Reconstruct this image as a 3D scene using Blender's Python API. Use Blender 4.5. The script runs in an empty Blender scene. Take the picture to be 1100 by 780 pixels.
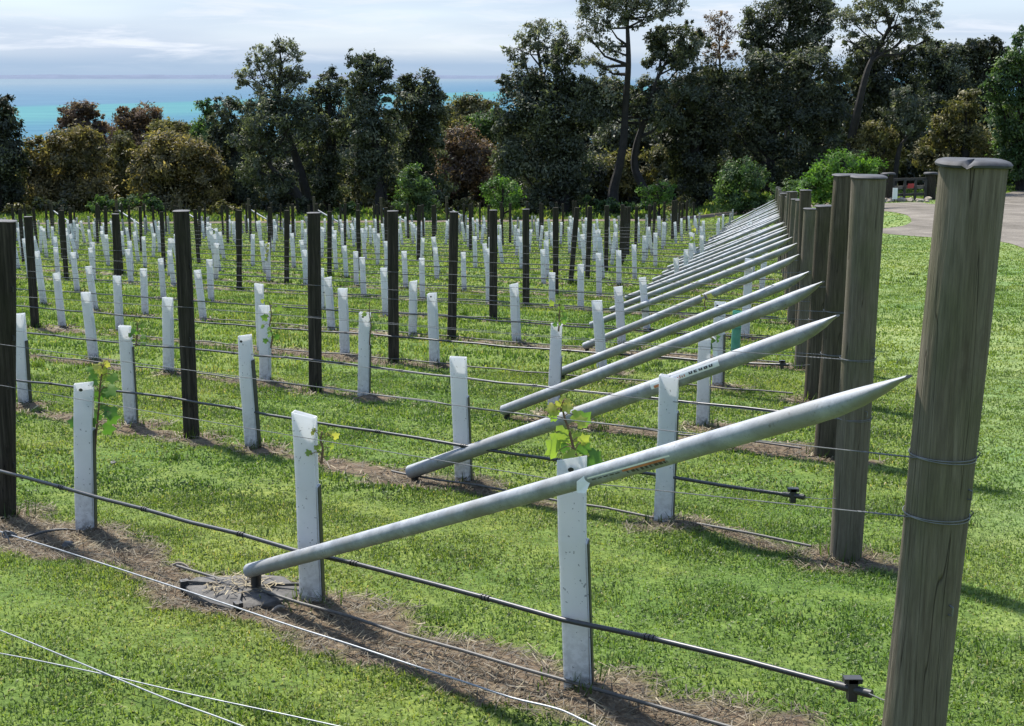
import bpy, bmesh, math, random
import numpy as np
from mathutils import Vector, Matrix, Quaternion

random.seed(7)
RNG = np.random.default_rng(11)
R = math.radians
sc = bpy.context.scene
COL = sc.collection

# ------------------------------------------------------------------ camera model
FPX = 1500.0
TH = math.atan(308 / FPX)
SN, CS = math.sin(TH), math.cos(TH)


def ray(px, py):
    u = (px - 550) / FPX
    v = (390 - py) / FPX
    return (u, CS + v * SN, -SN + v * CS)


def at(px, py, Y):
    d = ray(px, py)
    t = Y / d[1]
    return Vector((d[0] * t, Y, d[2] * t))


# ------------------------------------------------------------------ noise helpers
def _hash(ix, iy, seed):
    h = (ix.astype(np.int64) * 374761393 + iy.astype(np.int64) * 668265263 + seed * 982451653) & 0x7FFFFFFF
    h = ((h ^ (h >> 13)) * 1274126177) & 0x7FFFFFFF
    return ((h ^ (h >> 16)) & 0xFFFF) / 65535.0


def vnoise(x, y, seed=0):
    x = np.asarray(x, float); y = np.asarray(y, float)
    ix = np.floor(x); iy = np.floor(y)
    fx = x - ix; fy = y - iy
    fx = fx * fx * (3 - 2 * fx); fy = fy * fy * (3 - 2 * fy)
    a = _hash(ix, iy, seed); b = _hash(ix + 1, iy, seed)
    c = _hash(ix, iy + 1, seed); d = _hash(ix + 1, iy + 1, seed)
    return (a * (1 - fx) + b * fx) * (1 - fy) + (c * (1 - fx) + d * fx) * fy


def fnoise(x, y, seed=0, oct=3):
    s = 0; a = 1; tot = 0
    for o in range(oct):
        s = s + a * vnoise(np.asarray(x) * 2 ** o, np.asarray(y) * 2 ** o, seed + o * 17)
        tot += a; a *= 0.5
    return s / tot


def sstep(a, b, x):
    t = np.clip((np.asarray(x, float) - a) / (b - a), 0, 1)
    return t * t * (3 - 2 * t)


# ------------------------------------------------------------------ terrain
def terrain(X, Y):
    X = np.asarray(X, float); Y = np.asarray(Y, float)
    z = -1.65 - 0.0846 * np.minimum(Y, 130) + 0.006 * np.clip(X, -60, 40)
    z = z + 1.05 * sstep(8, 20, X) * sstep(24, 78, Y)
    z = z + 0.022 * np.clip(Y - 75, 0, 55)
    z = z - 0.105 * np.clip(Y - 130, 0, 600)
    z = z + 0.05 * np.clip(X - 20, 0, 60) * sstep(60, 110, Y)
    return np.maximum(z, -75)


def ground_micro(X, Y):
    d = sstep(30, 10, Y)
    return d * (0.030 * (fnoise(X * 1.7, Y * 1.7, 5, 2) - .5) + 0.016 * (fnoise(X * 7, Y * 7, 9, 2) - .5))


def gz(x, y):
    return float(terrain(x, y) + ground_micro(x, y))


def pix(px, py):
    d = ray(px, py)
    lo, hi = 1.0, 160.0
    for k in range(60):
        m = (lo + hi) / 2
        t = m / d[1]
        if d[2] * t > float(terrain(d[0] * t, m)):
            lo = m
        else:
            hi = m
    t = lo / d[1]
    x = d[0] * t
    return Vector((x, lo, gz(x, lo)))


def pixh(px, py, h):
    """the point at height h over the ground seen at a pixel"""
    d = ray(px, py)
    lo, hi = 1.0, 160.0
    for k in range(60):
        m = (lo + hi) / 2
        t = m / d[1]
        if d[2] * t > gz(d[0] * t, m) + h: lo = m
        else: hi = m
    t = lo / d[1]
    return Vector((d[0] * t, lo, d[2] * t))


# ------------------------------------------------------------------ object helpers
ORD = ['first', 'second', 'third', 'fourth', 'fifth', 'sixth', 'seventh', 'eighth', 'ninth', 'tenth', 'eleventh',
       'twelfth', 'thirteenth', 'fourteenth', 'fifteenth', 'sixteenth', 'seventeenth', 'eighteenth', 'nineteenth']
TENS = {20: 'twentieth', 30: 'thirtieth', 40: 'fortieth'}
TENP = {20: 'twenty', 30: 'thirty', 40: 'forty'}


def ordn(n):
    if n < 20:
        return ORD[n - 1]
    t = n // 10 * 10
    return TENS[t] if n == t else TENP[t] + '-' + ORD[n - t - 1]


def tag(o, label=None, cat=None, group=None, kind=None):
    if label: o['label'] = label
    if cat: o['category'] = cat
    if group: o['group'] = group
    if kind: o['kind'] = kind
    return o


def empty(name, loc):
    o = bpy.data.objects.new(name, None)
    COL.objects.link(o)
    o.location = loc
    o.empty_display_size = 0.1
    return o


class MB:
    """collects plain vertices and faces for ONE mesh object"""

    def __init__(self):
        self.v = []; self.f = []; self.mi = []

    def add(self, vs, fs, mi=0):
        o = len(self.v)
        self.v += [tuple(p) for p in vs]
        for f in fs:
            self.f.append(tuple(i + o for i in f)); self.mi.append(mi)

    def box(self, c, s, rot=None, mi=0):
        hx, hy, hz = s[0] / 2, s[1] / 2, s[2] / 2
        p = [Vector((x, y, z)) for x in (-hx, hx) for y in (-hy, hy) for z in (-hz, hz)]
        if rot is not None:
            p = [rot @ q for q in p]
        p = [q + Vector(c) for q in p]
        self.add(p, [(0, 1, 3, 2), (4, 6, 7, 5), (0, 4, 5, 1), (2, 3, 7, 6), (0, 2, 6, 4), (1, 5, 7, 3)], mi)

    def tube(self, pts, rad, n=10, cap=True, mi=0, flat=None):
        pts = [Vector(p) for p in pts]
        rads = rad if isinstance(rad, (list, tuple)) else [rad] * len(pts)
        o = len(self.v)
        prev = None
        for i, p in enumerate(pts):
            d = (pts[min(i + 1, len(pts) - 1)] - pts[max(i - 1, 0)])
            if d.length < 1e-9: d = Vector((0, 0, 1))
            d.normalize()
            if prev is None:
                ref = Vector((0, 0, 1)) if abs(d.z) < .9 else Vector((1, 0, 0))
                a = d.cross(ref).normalized()
            else:
                a = (prev - d * prev.dot(d)).normalized()
            prev = a
            b = d.cross(a)
            for k in range(n):
                t = 2 * math.pi * k / n
                self.v.append(tuple(p + (a * math.cos(t) + b * math.sin(t)) * rads[i]))
        for i in range(len(pts) - 1):
            for k in range(n):
                k2 = (k + 1) % n
                self.f.append((o + i * n + k, o + i * n + k2, o + (i + 1) * n + k2, o + (i + 1) * n + k)); self.mi.append(mi)
        if cap:
            self.f.append(tuple(o + k for k in range(n))[::-1]); self.mi.append(mi)
            e = o + (len(pts) - 1) * n
            self.f.append(tuple(e + k for k in range(n))); self.mi.append(mi)

    def mesh(self, name, mats, smooth=True):
        me = bpy.data.meshes.new(name)
        me.from_pydata(self.v, [], self.f)
        if not isinstance(mats, (list, tuple)): mats = [mats]
        for m in mats: me.materials.append(m)
        me.polygons.foreach_set('material_index', self.mi)
        if smooth:
            me.polygons.foreach_set('use_smooth', [True] * len(self.f))
            me.set_sharp_from_angle(angle=R(40))
        me.update()
        return me

    def build(self, name, mats, parent=None, smooth=True):
        return link(name, self.mesh(name, mats, smooth), parent)


def link(name, me, parent=None, loc=None):
    o = bpy.data.objects.new(name, me)
    COL.objects.link(o)
    if parent is not None: o.parent = parent
    if loc is not None: o.location = loc
    return o


def np_mesh(name, verts, quads, mats, col=None, colname='tint', smooth=False, tri=False):
    """fast mesh from numpy arrays; quads Nx4 (or Nx3 when tri)"""
    me = bpy.data.meshes.new(name)
    nv = len(verts); nf = len(quads); k = 3 if tri else 4
    me.vertices.add(nv)
    me.vertices.foreach_set('co', np.asarray(verts, np.float32).ravel())
    me.loops.add(nf * k)
    me.loops.foreach_set('vertex_index', np.asarray(quads, np.int32).ravel())
    me.polygons.add(nf)
    me.polygons.foreach_set('loop_start', np.arange(0, nf * k, k, dtype=np.int32))
    me.polygons.foreach_set('loop_total', np.full(nf, k, np.int32))
    if smooth:
        me.polygons.foreach_set('use_smooth', np.ones(nf, bool))
    me.update(calc_edges=True)
    if not isinstance(mats, (list, tuple)): mats = [mats]
    for m in mats: me.materials.append(m)
    if col is not None:
        a = me.attributes.new(colname, 'FLOAT', 'POINT')
        a.data.foreach_set('value', np.asarray(col, np.float32).ravel())
    return me


def copy_tree(o, parent=None):
    c = o.copy()
    COL.objects.link(c)
    if parent is not None: c.parent = parent
    for ch in list(o.children):
        copy_tree(ch, c)
    return c


# ------------------------------------------------------------------ materials
def mat(name):
    m = bpy.data.materials.new(name)
    m.use_nodes = True
    nt = m.node_tree
    nt.nodes.clear()
    out = nt.nodes.new('ShaderNodeOutputMaterial')
    return m, nt, out


def N(nt, t, **kw):
    n = nt.nodes.new(t)
    for k, v in kw.items():
        if k.startswith('i_'):
            n.inputs[k[2:].replace('_', ' ')].default_value = v
        else:
            setattr(n, k, v)
    return n


def ramp(nt, fac, stops, interp='LINEAR'):
    n = nt.nodes.new('ShaderNodeValToRGB')
    n.color_ramp.interpolation = interp
    el = n.color_ramp.elements
    while len(el) < len(stops): el.new(0.5)
    for e, (p, c) in zip(el, stops):
        e.position = p
        e.color = (*c, 1) if len(c) == 3 else c
    nt.links.new(fac, n.inputs[0])
    return n.outputs[0]


def mixc(nt, fac, a, b, mode='MIX'):
    n = nt.nodes.new('ShaderNodeMix')
    n.data_type = 'RGBA'; n.blend_type = mode
    for s, v in ((n.inputs[0], fac), (n.inputs[6], a), (n.inputs[7], b)):
        if hasattr(v, 'links'): nt.links.new(v, s)
        elif isinstance(v, (int, float)): s.default_value = v
        else: s.default_value = (*v, 1)
    return n.outputs[2]


def math_n(nt, op, a, b=None):
    n = nt.nodes.new('ShaderNodeMath'); n.operation = op
    for s, v in zip(n.inputs, (a, b)):
        if v is None: continue
        if hasattr(v, 'links'): nt.links.new(v, s)
        else: s.default_value = v
    return n.outputs[0]


def objcoord(nt, scale, obj=True, rot=(0, 0, 0)):
    tc = nt.nodes.new('ShaderNodeTexCoord')
    mp = nt.nodes.new('ShaderNodeMapping')
    mp.inputs['Scale'].default_value = scale
    mp.inputs['Rotation'].default_value = rot
    if obj:
        nt.links.new(tc.outputs['Object'], mp.inputs[0])
    else:
        g = nt.nodes.new('ShaderNodeNewGeometry')
        nt.links.new(g.outputs['Position'], mp.inputs[0])
    return mp.outputs[0]


def noise(nt, vec, scale=1, detail=4, rough=.55, dist=0):
    n = nt.nodes.new('ShaderNodeTexNoise')
    n.inputs['Scale'].default_value = scale
    n.inputs['Detail'].default_value = detail
    n.inputs['Roughness'].default_value = rough
    n.inputs['Distortion'].default_value = dist
    nt.links.new(vec, n.inputs['Vector'])
    return n.outputs['Fac']


def bsdf(nt, out, color, rough=.6, metal=0, bump=None, bstr=.3, bdist=.01, spec=.5):
    b = nt.nodes.new('ShaderNodeBsdfPrincipled')
    for s, v in ((b.inputs['Base Color'], color), (b.inputs['Roughness'], rough), (b.inputs['Metallic'], metal), (b.inputs['Specular IOR Level'], spec)):
        if hasattr(v, 'links'): nt.links.new(v, s)
        elif isinstance(v, (int, float)): s.default_value = v
        else: s.default_value = (*v, 1)
    if bump is not None:
        bn = nt.nodes.new('ShaderNodeBump')
        bn.inputs['Strength'].default_value = bstr
        bn.inputs['Distance'].default_value = bdist
        nt.links.new(bump, bn.inputs['Height'])
        nt.links.new(bn.outputs[0], b.inputs['Normal'])
    nt.links.new(b.outputs[0], out.inputs[0])
    return b


def leafy(nt, out, color, trans=.45, rough=.55, tcol=None, gloss=.06):
    d = nt.nodes.new('ShaderNodeBsdfDiffuse')
    t = nt.nodes.new('ShaderNodeBsdfTranslucent')
    g = nt.nodes.new('ShaderNodeBsdfGlossy'); g.inputs['Roughness'].default_value = rough
    g.inputs['Color'].default_value = (1, 1, 1, 1)
    nt.links.new(color, d.inputs[0])
    nt.links.new(tcol if tcol is not None else color, t.inputs[0])
    m = nt.nodes.new('ShaderNodeMixShader'); m.inputs[0].default_value = trans
    nt.links.new(d.outputs[0], m.inputs[1]); nt.links.new(t.outputs[0], m.inputs[2])
    m2 = nt.nodes.new('ShaderNodeMixShader'); m2.inputs[0].default_value = gloss
    nt.links.new(m.outputs[0], m2.inputs[1]); nt.links.new(g.outputs[0], m2.inputs[2])
    nt.links.new(m2.outputs[0], out.inputs[0])


def attr(nt, name):
    a = nt.nodes.new('ShaderNodeAttribute'); a.attribute_name = name
    return a.outputs['Fac']


M = {}


def wood(name, dark, mid, light, crack=.75, gscale=60):
    m, nt, out = mat(name)
    v = objcoord(nt, (1, 1, .035))
    g = noise(nt, v, gscale, 6, .65)
    g2 = noise(nt, objcoord(nt, (1, 1, .12)), 14, 4, .6)
    blotch = noise(nt, objcoord(nt, (1, 1, .5)), 5, 3, .6)
    c = ramp(nt, g, [(.28, dark), (.5, mid), (.74, light)])
    c = mixc(nt, math_n(nt, 'MULTIPLY', g2, .55), c, dark)
    c = mixc(nt, ramp(nt, blotch, [(.45, (0, 0, 0)), (.7, (1, 1, 1))]), c, tuple(x * y for x, y in zip(mid, (.66, .74, .58))))
    cr = noise(nt, objcoord(nt, (1, 1, .018)), 26, 2, .4, .4)
    crk = ramp(nt, cr, [(.0, (0, 0, 0)), (.494, (0, 0, 0)), (.5, (1, 1, 1)), (.506, (0, 0, 0))])
    c = mixc(nt, math_n(nt, 'MULTIPLY', crk, crack), c, tuple(x * .25 for x in dark))
    fg = noise(nt, objcoord(nt, (1, 1, .05)), 190, 4, .7)
    c = mixc(nt, 1.0, c, ramp(nt, fg, [(.3, (.72, .72, .72)), (.5, (1, 1, 1)), (.7, (1.28, 1.27, 1.24))]), 'MULTIPLY')
    st_ = noise(nt, objcoord(nt, (1, 1, .3)), 9, 5, .7)
    c = mixc(nt, ramp(nt, st_, [(.58, (0, 0, 0)), (.70, (.75, .75, .75))]), c, tuple(x * .8 for x in dark))
    kn = nt.nodes.new('ShaderNodeTexVoronoi'); kn.inputs['Scale'].default_value = 5.5; kn.inputs['Randomness'].default_value = 1
    nt.links.new(objcoord(nt, (1, 1, .55)), kn.inputs['Vector'])
    ks = ramp(nt, kn.outputs['Distance'], [(.0, (1, 1, 1)), (.05, (.8, .8, .8)), (.075, (.15, .15, .15)), (.10, (.55, .55, .55)), (.14, (0, 0, 0))])
    c = mixc(nt, math_n(nt, 'MULTIPLY', ks, .55), c, dark)
    h = math_n(nt, 'SUBTRACT', math_n(nt, 'ADD', math_n(nt, 'MULTIPLY', g, .6), math_n(nt, 'MULTIPLY', fg, .5)), math_n(nt, 'MULTIPLY', crk, .9))
    bsdf(nt, out, c, .95, 0, h, .8, .006, .12)
    return m


M['strainer'] = wood('weathered_pine', (.088, .071, .053), (.142, .123, .094), (.21, .185, .148))
M['strainer_dark'] = wood('weathered_dark_pine', (.036, .030, .022), (.090, .074, .053), (.18, .15, .11))
M['post'] = wood('dark_treated_pine', (.014, .012, .010), (.046, .039, .031), (.125, .105, .082), .5)

m, nt, out = mat('black_cap_rubber')
v = objcoord(nt, (1, 1, 1))
n1 = noise(nt, v, 30, 5)
bsdf(nt, out, ramp(nt, n1, [(.3, (.016, .016, .018)), (.7, (.05, .052, .058))]), .75, 0, n1, .3, .004)
M['cap'] = m

m, nt, out = mat('galvanised_pipe')
v = objcoord(nt, (1, 1, 1))
n1 = noise(nt, v, 11, 6, .7)
n2 = noise(nt, v, 150, 3, .6)
n3 = noise(nt, v, 38, 5, .72)
n4 = noise(nt, v, 3.5, 4, .6)
c = ramp(nt, n1, [(.30, (.175, .188, .207)), (.5, (.27, .288, .312)), (.68, (.38, .40, .425))])
c = mixc(nt, ramp(nt, n4, [(.45, (0, 0, 0)), (.62, (.6, .6, .6))]), c, (.20, .195, .18))
c = mixc(nt, ramp(nt, n2, [(.58, (0, 0, 0)), (.70, (.5, .5, .5))]), c, (.16, .155, .145))
c = mixc(nt, ramp(nt, n3, [(.62, (0, 0, 0)), (.68, (.75, .75, .75))]), c, (.11, .10, .085))
bsdf(nt, out, c, ramp(nt, n1, [(.3, (.55, .55, .55)), (.7, (.75, .75, .75))]), .25, n3, .25, .003)
M['galv'] = m

m, nt, out = mat('white_corflute')
v = objcoord(nt, (1, 1, 1))
oi = nt.nodes.new('ShaderNodeObjectInfo')
vm = nt.nodes.new('ShaderNodeVectorMath'); vm.operation = 'ADD'
nt.links.new(v, vm.inputs[0]); nt.links.new(oi.outputs['Location'], vm.inputs[1])
vv = vm.outputs[0]
sp = noise(nt, vv, 75, 2, .5)
n1 = noise(nt, vv, 6, 3)
sepz = nt.nodes.new('ShaderNodeSeparateXYZ'); nt.links.new(objcoord(nt, (1, 1, 1)), sepz.inputs[0])
low = ramp(nt, sepz.outputs[2], [(.0, (1, 1, 1)), (.10, (.25, .25, .25)), (.32, (0, 0, 0))])
c = ramp(nt, n1, [(.3, (.79, .795, .80)), (.7, (.85, .855, .855))])
spk = ramp(nt, sp, [(.69, (0, 0, 0)), (.72, (1, 1, 1))])
c = mixc(nt, math_n(nt, 'MULTIPLY', spk, .65), c, (.10, .10, .11))
mud = noise(nt, vv, 38, 4, .7)
md = math_n(nt, 'MULTIPLY', ramp(nt, mud, [(.42, (0, 0, 0)), (.6, (1, 1, 1))]), low)
c = mixc(nt, md, c, (.13, .11, .085))
d = nt.nodes.new('ShaderNodeBsdfPrincipled'); d.inputs['Roughness'].default_value = .5
nt.links.new(c, d.inputs['Base Color'])
t = nt.nodes.new('ShaderNodeBsdfTranslucent'); nt.links.new(c, t.inputs[0])
ms = nt.nodes.new('ShaderNodeMixShader'); ms.inputs[0].default_value = .52
nt.links.new(d.outputs[0], ms.inputs[1]); nt.links.new(t.outputs[0], ms.inputs[2])
nt.links.new(ms.outputs[0], out.inputs[0])
M['guard'] = m

m, nt, out = mat('green_guard_plastic')
n1 = noise(nt, objcoord(nt, (1, 1, 1)), 12, 3)
c = ramp(nt, n1, [(.3, (.10, .36, .27)), (.7, (.20, .50, .39))])
d = nt.nodes.new('ShaderNodeBsdfPrincipled'); d.inputs['Roughness'].default_value = .45
nt.links.new(c, d.inputs['Base Color'])
t = nt.nodes.new('ShaderNodeBsdfTranslucent'); nt.links.new(c, t.inputs[0])
ms = nt.nodes.new('ShaderNodeMixShader'); ms.inputs[0].default_value = .4
nt.links.new(d.outputs[0], ms.inputs[1]); nt.links.new(t.outputs[0], ms.inputs[2])
nt.links.new(ms.outputs[0], out.inputs[0])
M['guard_green'] = m


def plain(name, c0, c1, scale=20, rough=.6, metal=0, bstr=.2, bdist=.003):
    m, nt, out = mat(name)
    n1 = noise(nt, objcoord(nt, (1, 1, 1)), scale, 4)
    bsdf(nt, out, ramp(nt, n1, [(.3, c0), (.7, c1)]), rough, metal, n1, bstr, bdist)
    return m


M['poly'] = plain('black_poly_pipe', (.012, .013, .016), (.03, .032, .037), 25, .42)
M['poly_grey'] = plain('dusty_poly_pipe', (.035, .033, .03), (.075, .07, .06), 25, .6)
M['wire'] = plain('galvanised_wire', (.085, .088, .09), (.15, .153, .157), 30, .6, .3)
M['wire_bright'] = plain('bright_new_wire', (.17, .185, .20), (.27, .285, .30), 30, .5, .3)
M['wire_dark'] = plain('dull_wire', (.10, .10, .10), (.2, .2, .2), 30, .5, .5)
M['black'] = plain('black_plastic', (.012, .012, .012), (.03, .03, .03), 25, .5)
M['pad'] = plain('dusty_rubber_pad', (.028, .027, .026), (.115, .105, .09), 26, .8, 0, .5, .006)
M['bark'] = plain('dark_bark', (.008, .0065, .0055), (.026, .021, .017), 3, .9, 0, .8, .05)
M['bark_pale'] = plain('grey_bark', (.07, .06, .05), (.16, .14, .12), 3, .9, 0, .8, .05)
M['gate'] = plain('dark_gate_timber', (.025, .022, .02), (.06, .055, .05), 6, .8)
M['white_board'] = plain('white_painted_board', (.72, .72, .70), (.8, .8, .79), 6, .5)
M['red_board'] = plain('red_painted_board', (.30, .02, .025), (.4, .03, .03), 6, .5)
M['sticker_white'] = plain('white_vinyl', (.66, .66, .64), (.78, .77, .75), 40, .4)
M['sticker_red'] = plain('faded_red_vinyl', (.36, .12, .06), (.55, .20, .10), 40, .4)
M['sticker_ink'] = plain('black_print', (.02, .02, .025), (.05, .05, .06), 60, .5)
M['stone'] = plain('garden_stone', (.16, .13, .10), (.38, .32, .25), 3, .9)


def leafmat(name, stops, trans=.4, tboost=1.35, gloss=.025, rough=.6):
    m, nt, out = mat(name)
    c = ramp(nt, attr(nt, 'tint'), stops)
    tc = mixc(nt, 1.0, c, (tboost * 1.0, tboost * 1.1, tboost * .62), 'MULTIPLY')
    leafy(nt, out, c, trans, rough, tc, gloss)
    return m


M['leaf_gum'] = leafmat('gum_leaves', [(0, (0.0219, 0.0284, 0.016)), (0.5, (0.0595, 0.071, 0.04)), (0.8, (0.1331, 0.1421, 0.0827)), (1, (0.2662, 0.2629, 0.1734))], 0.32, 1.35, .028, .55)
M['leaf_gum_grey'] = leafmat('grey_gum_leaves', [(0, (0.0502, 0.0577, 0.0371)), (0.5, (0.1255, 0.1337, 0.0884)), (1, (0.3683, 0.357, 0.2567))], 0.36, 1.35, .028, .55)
M['leaf_black'] = leafmat('dark_wattle_leaves', [(0, (0.014, 0.0178, 0.0096)), (0.5, (0.0365, 0.0433, 0.0215)), (0.85, (0.0842, 0.0892, 0.0454)), (1, (0.1685, 0.1656, 0.0837))], 0.28, 1.35, .028, .55)
M['leaf_olive'] = leafmat('olive_leaves', [(0, (0.0389, 0.0423, 0.0132)), (0.5, (0.1102, 0.1058, 0.0375)), (1, (0.311, 0.247, 0.0938))], 0.36, 1.35, .028, .55)
M['leaf_gold'] = leafmat('golden_wattle_leaves', [(0, (.036, .037, .016)), (.45, (.14, .115, .046)), (.75, (.265, .20, .08)), (1, (.40, .29, .125))], .4, 1.35, .028, .55)
M['leaf_brown'] = leafmat('russet_leaves', [(0, (0.0348, 0.0248, 0.0169)), (0.5, (0.1242, 0.0811, 0.0529)), (1, (0.3478, 0.2029, 0.127))], 0.36, 1.35, .028, .55)
M['leaf_bright'] = leafmat('bright_shrub_leaves', [(0, (.03, .065, .012)), (.5, (.075, .16, .022)), (1, (.17, .27, .04))], .42)
M['leaf_mid'] = leafmat('green_shrub_leaves', [(0, (0.0214, 0.0453, 0.0142)), (0.5, (0.0535, 0.0992, 0.0283)), (1, (0.1544, 0.2156, 0.0607))], 0.38, 1.35, .028, .55)
M['leaf_vine'] = leafmat('vine_leaves', [(0, (.05, .13, .02)), (.45, (.14, .26, .035)), (.8, (.30, .36, .06)), (1, (.44, .40, .08))], .5, 1.2)
M['stem'] = plain('vine_stem', (.10, .06, .035), (.18, .11, .06), 30, .8)

# grass blades
m, nt, out = mat('grass_blades')
tnt = attr(nt, 'tint')
c = ramp(nt, tnt, [(0, (.024, .047, .008)), (.35, (.064, .108, .017)), (.65, (.122, .178, .032)), (.86, (.215, .265, .066)), (.93, (.24, .235, .09)), (1, (.36, .30, .15))])
pos = objcoord(nt, (1, 1, 1), False)
big = noise(nt, pos, .55, 3)
c = mixc(nt, 1.0, c, ramp(nt, big, [(.33, (.76, .90, .85)), (.5, (1.0, 1.0, 1.0)), (.67, (1.28, 1.12, 1.15))]), 'MULTIPLY')
tc = mixc(nt, 1.0, c, (1.35, 1.42, .7), 'MULTIPLY')
leafy(nt, out, c, .42, .5, tc, .02)
M['grass'] = m

m, nt, out = mat('dry_straw')
c = ramp(nt, attr(nt, 'tint'), [(0, (.034, .027, .018)), (.4, (.105, .083, .05)), (.8, (.26, .21, .12)), (1, (.42, .35, .205))])
leafy(nt, out, c, .15, .6, None, .03)
M['straw'] = m

# ground
m, nt, out = mat('turf_ground')
pos = objcoord(nt, (1, 1, 1), False)
soil = attr(nt, 'soil')
wood_f = attr(nt, 'litter')
lawn = attr(nt, 'lawn')
fine = noise(nt, pos, 34, 5, .7)
med = noise(nt, pos, 5.5, 4, .62)
big = noise(nt, pos, .5, 3)
mow = noise(nt, objcoord(nt, (.10, 1.6, 1), False), 1, 3, .6)
gcol = ramp(nt, fine, [(.25, (.034, .057, .012)), (.5, (.100, .150, .028)), (.75, (.19, .245, .060))])
gcol = mixc(nt, 1.0, gcol, ramp(nt, med, [(.28, (.62, .70, .6)), (.5, (1, 1, 1)), (.72, (1.35, 1.2, 1.15))]), 'MULTIPLY')
gcol = mixc(nt, 1.0, gcol, ramp(nt, big, [(.33, (.76, .90, .85)), (.5, (1.0, 1.0, 1.0)), (.67, (1.28, 1.12, 1.15))]), 'MULTIPLY')
lcol = mixc(nt, 1.0, gcol, ramp(nt, mow, [(.35, (1.2, 1.18, 1.7)), (.65, (1.6, 1.48, 2.6))]), 'MULTIPLY')
gcol = mixc(nt, lawn, gcol, lcol)
scol = ramp(nt, noise(nt, pos, 26, 6, .72), [(.28, (.030, .022, .016)), (.5, (.115, .084, .054)), (.72, (.27, .205, .125))])
scol = mixc(nt, ramp(nt, noise(nt, pos, 2.3, 3), [(.4, (0, 0, 0)), (.7, (.75, .75, .75))]), scol, (.12, .088, .058))
c = mixc(nt, soil, gcol, scol)
lit = ramp(nt, noise(nt, pos, 1.2, 6, .75), [(.3, (.018, .014, .010)), (.55, (.052, .040, .026)), (.75, (.11, .085, .05))])
c = mixc(nt, wood_f, c, lit)
bsdf(nt, out, c, .95, 0, fine, .8, .02, .15)
M['ground'] = m

m, nt, out = mat('gravel')
pos = objcoord(nt, (1, 1, 1), False)
n1 = noise(nt, pos, 14, 6, .75); n2 = noise(nt, pos, .6, 4, .6)
c = ramp(nt, n1, [(.25, (.090, .082, .069)), (.5, (.150, .137, .117)), (.75, (.215, .20, .175))])
c = mixc(nt, 1.0, c, ramp(nt, n2, [(.3, (.72, .70, .68)), (.65, (1.12, 1.1, 1.08))]), 'MULTIPLY')
n3 = noise(nt, objcoord(nt, (.9, .12, 1), False, (0, 0, .5)), 1, 4, .6)
c = mixc(nt, 1.0, c, ramp(nt, n3, [(.35, (.72, .70, .67)), (.6, (1.12, 1.1, 1.08))]), 'MULTIPLY')
bsdf(nt, out, c, .95, 0, n1, .5, .03, .2)
M['gravel'] = m

m, nt, out = mat('bare_track')
pos = objcoord(nt, (1, 1, 1), False)
n1 = noise(nt, pos, 2.5, 6, .75)
bsdf(nt, out, ramp(nt, n1, [(.3, (.06, .046, .034)), (.5, (.12, .092, .072)), (.7, (.19, .15, .12))]), .95, 0, n1, .5, .05, .2)
M['track'] = m

# sea
m, nt, out = mat('bay_water')
g = nt.nodes.new('ShaderNodeNewGeometry')
sep = nt.nodes.new('ShaderNodeSeparateXYZ'); nt.links.new(g.outputs['Position'], sep.inputs[0])
p = math_n(nt, 'SUBTRACT', sep.outputs[1], math_n(nt, 'MULTIPLY', sep.outputs[0], 3.1))
nz = noise(nt, objcoord(nt, (.0004, .0016, 1), False), 1, 4, .6)
p = math_n(nt, 'ADD', p, math_n(nt, 'MULTIPLY', math_n(nt, 'SUBTRACT', nz, .5), 700))
f1 = math_n(nt, 'MULTIPLY', p, 1 / 20000)
c = ramp(nt, f1, [(0, (.045, .13, .23)), (.150, (.05, .155, .245)), (.178, (.06, .195, .245)), (.238, (.06, .20, .25)), (.258, (.065, .15, .25)), (.5, (.09, .17, .265)), (1, (.13, .20, .275))])  # far stops turn paler: distance haze put into the water colour
st = noise(nt, objcoord(nt, (.004, .02, 1), False), 1, 7, .75)
c = mixc(nt, 1.0, c, ramp(nt, st, [(.3, (.72, .79, .86)), (.7, (1.25, 1.18, 1.1))]), 'MULTIPLY')
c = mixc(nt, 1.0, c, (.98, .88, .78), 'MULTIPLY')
bsdf(nt, out, c, .9, 0, None, spec=.06)
M['sea'] = m
M['far_land'] = plain('hazy_land', (.075, .105, .16), (.10, .13, .19), .002, 1.0, 0, 0)  # blue-grey of the distant air painted into the coast's colour

# ------------------------------------------------------------------ vineyard layout
DIRF = Vector((-.770, .638))                       # rows run this way, away from the braced end posts
S_px = {1: (965, 925), 2: (908, 600), 3: (887, 491), 4: (873, 430), 5: (861, 395)}
NROW = 29
S = {}
for k in range(1, NROW + 1):
    if k in S_px:
        S[k] = pix(*S_px[k])
    else:
        j = random.Random(k).uniform(-.06, .06)
        x = S[5].x + .184 * 2.34 * (k - 5) + j
        y = S[5].y + 2.34 * (k - 5)
        S[k] = Vector((x, y, gz(x, y)))
L_px = [  # (base, top, row, lean px over the height, thickness factor)
    ((7, 555), (6, 238), 1), ((206, 470), (195, 227), 2), ((339, 420), (337, 229), 3), ((423, 390), (422, 227), 4),
    ((485, 365), (488, 228), 5), ((530, 345), (530, 226), 6), ((565, 330), (565, 225), 7), ((597, 317), (597, 223), 8),
    ((613, 305), (620, 223), 9), ((631, 300), (634, 222), 10), ((651, 292), (652, 221), 11), ((667, 285), (669, 220), 12),
    ((38, 352), (30, 233), 4), ((128, 337), (124, 230), 5), ((195, 322), (192, 229), 6), ((257, 312), (257, 226), 7), ((308, 305), (308, 226), 8),
    ((354, 297), (354, 227), 9)]
ROW0 = dict(S)
ROW0[1] = pix(974, 815) + Vector((-.638, -.770, .012)) * .14                            # the first row's wires run just behind its end post
posts = []                                          # dict: row, s (distance along), base, top
rowpts = {k: [ROW0[k]] for k in S}
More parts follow.
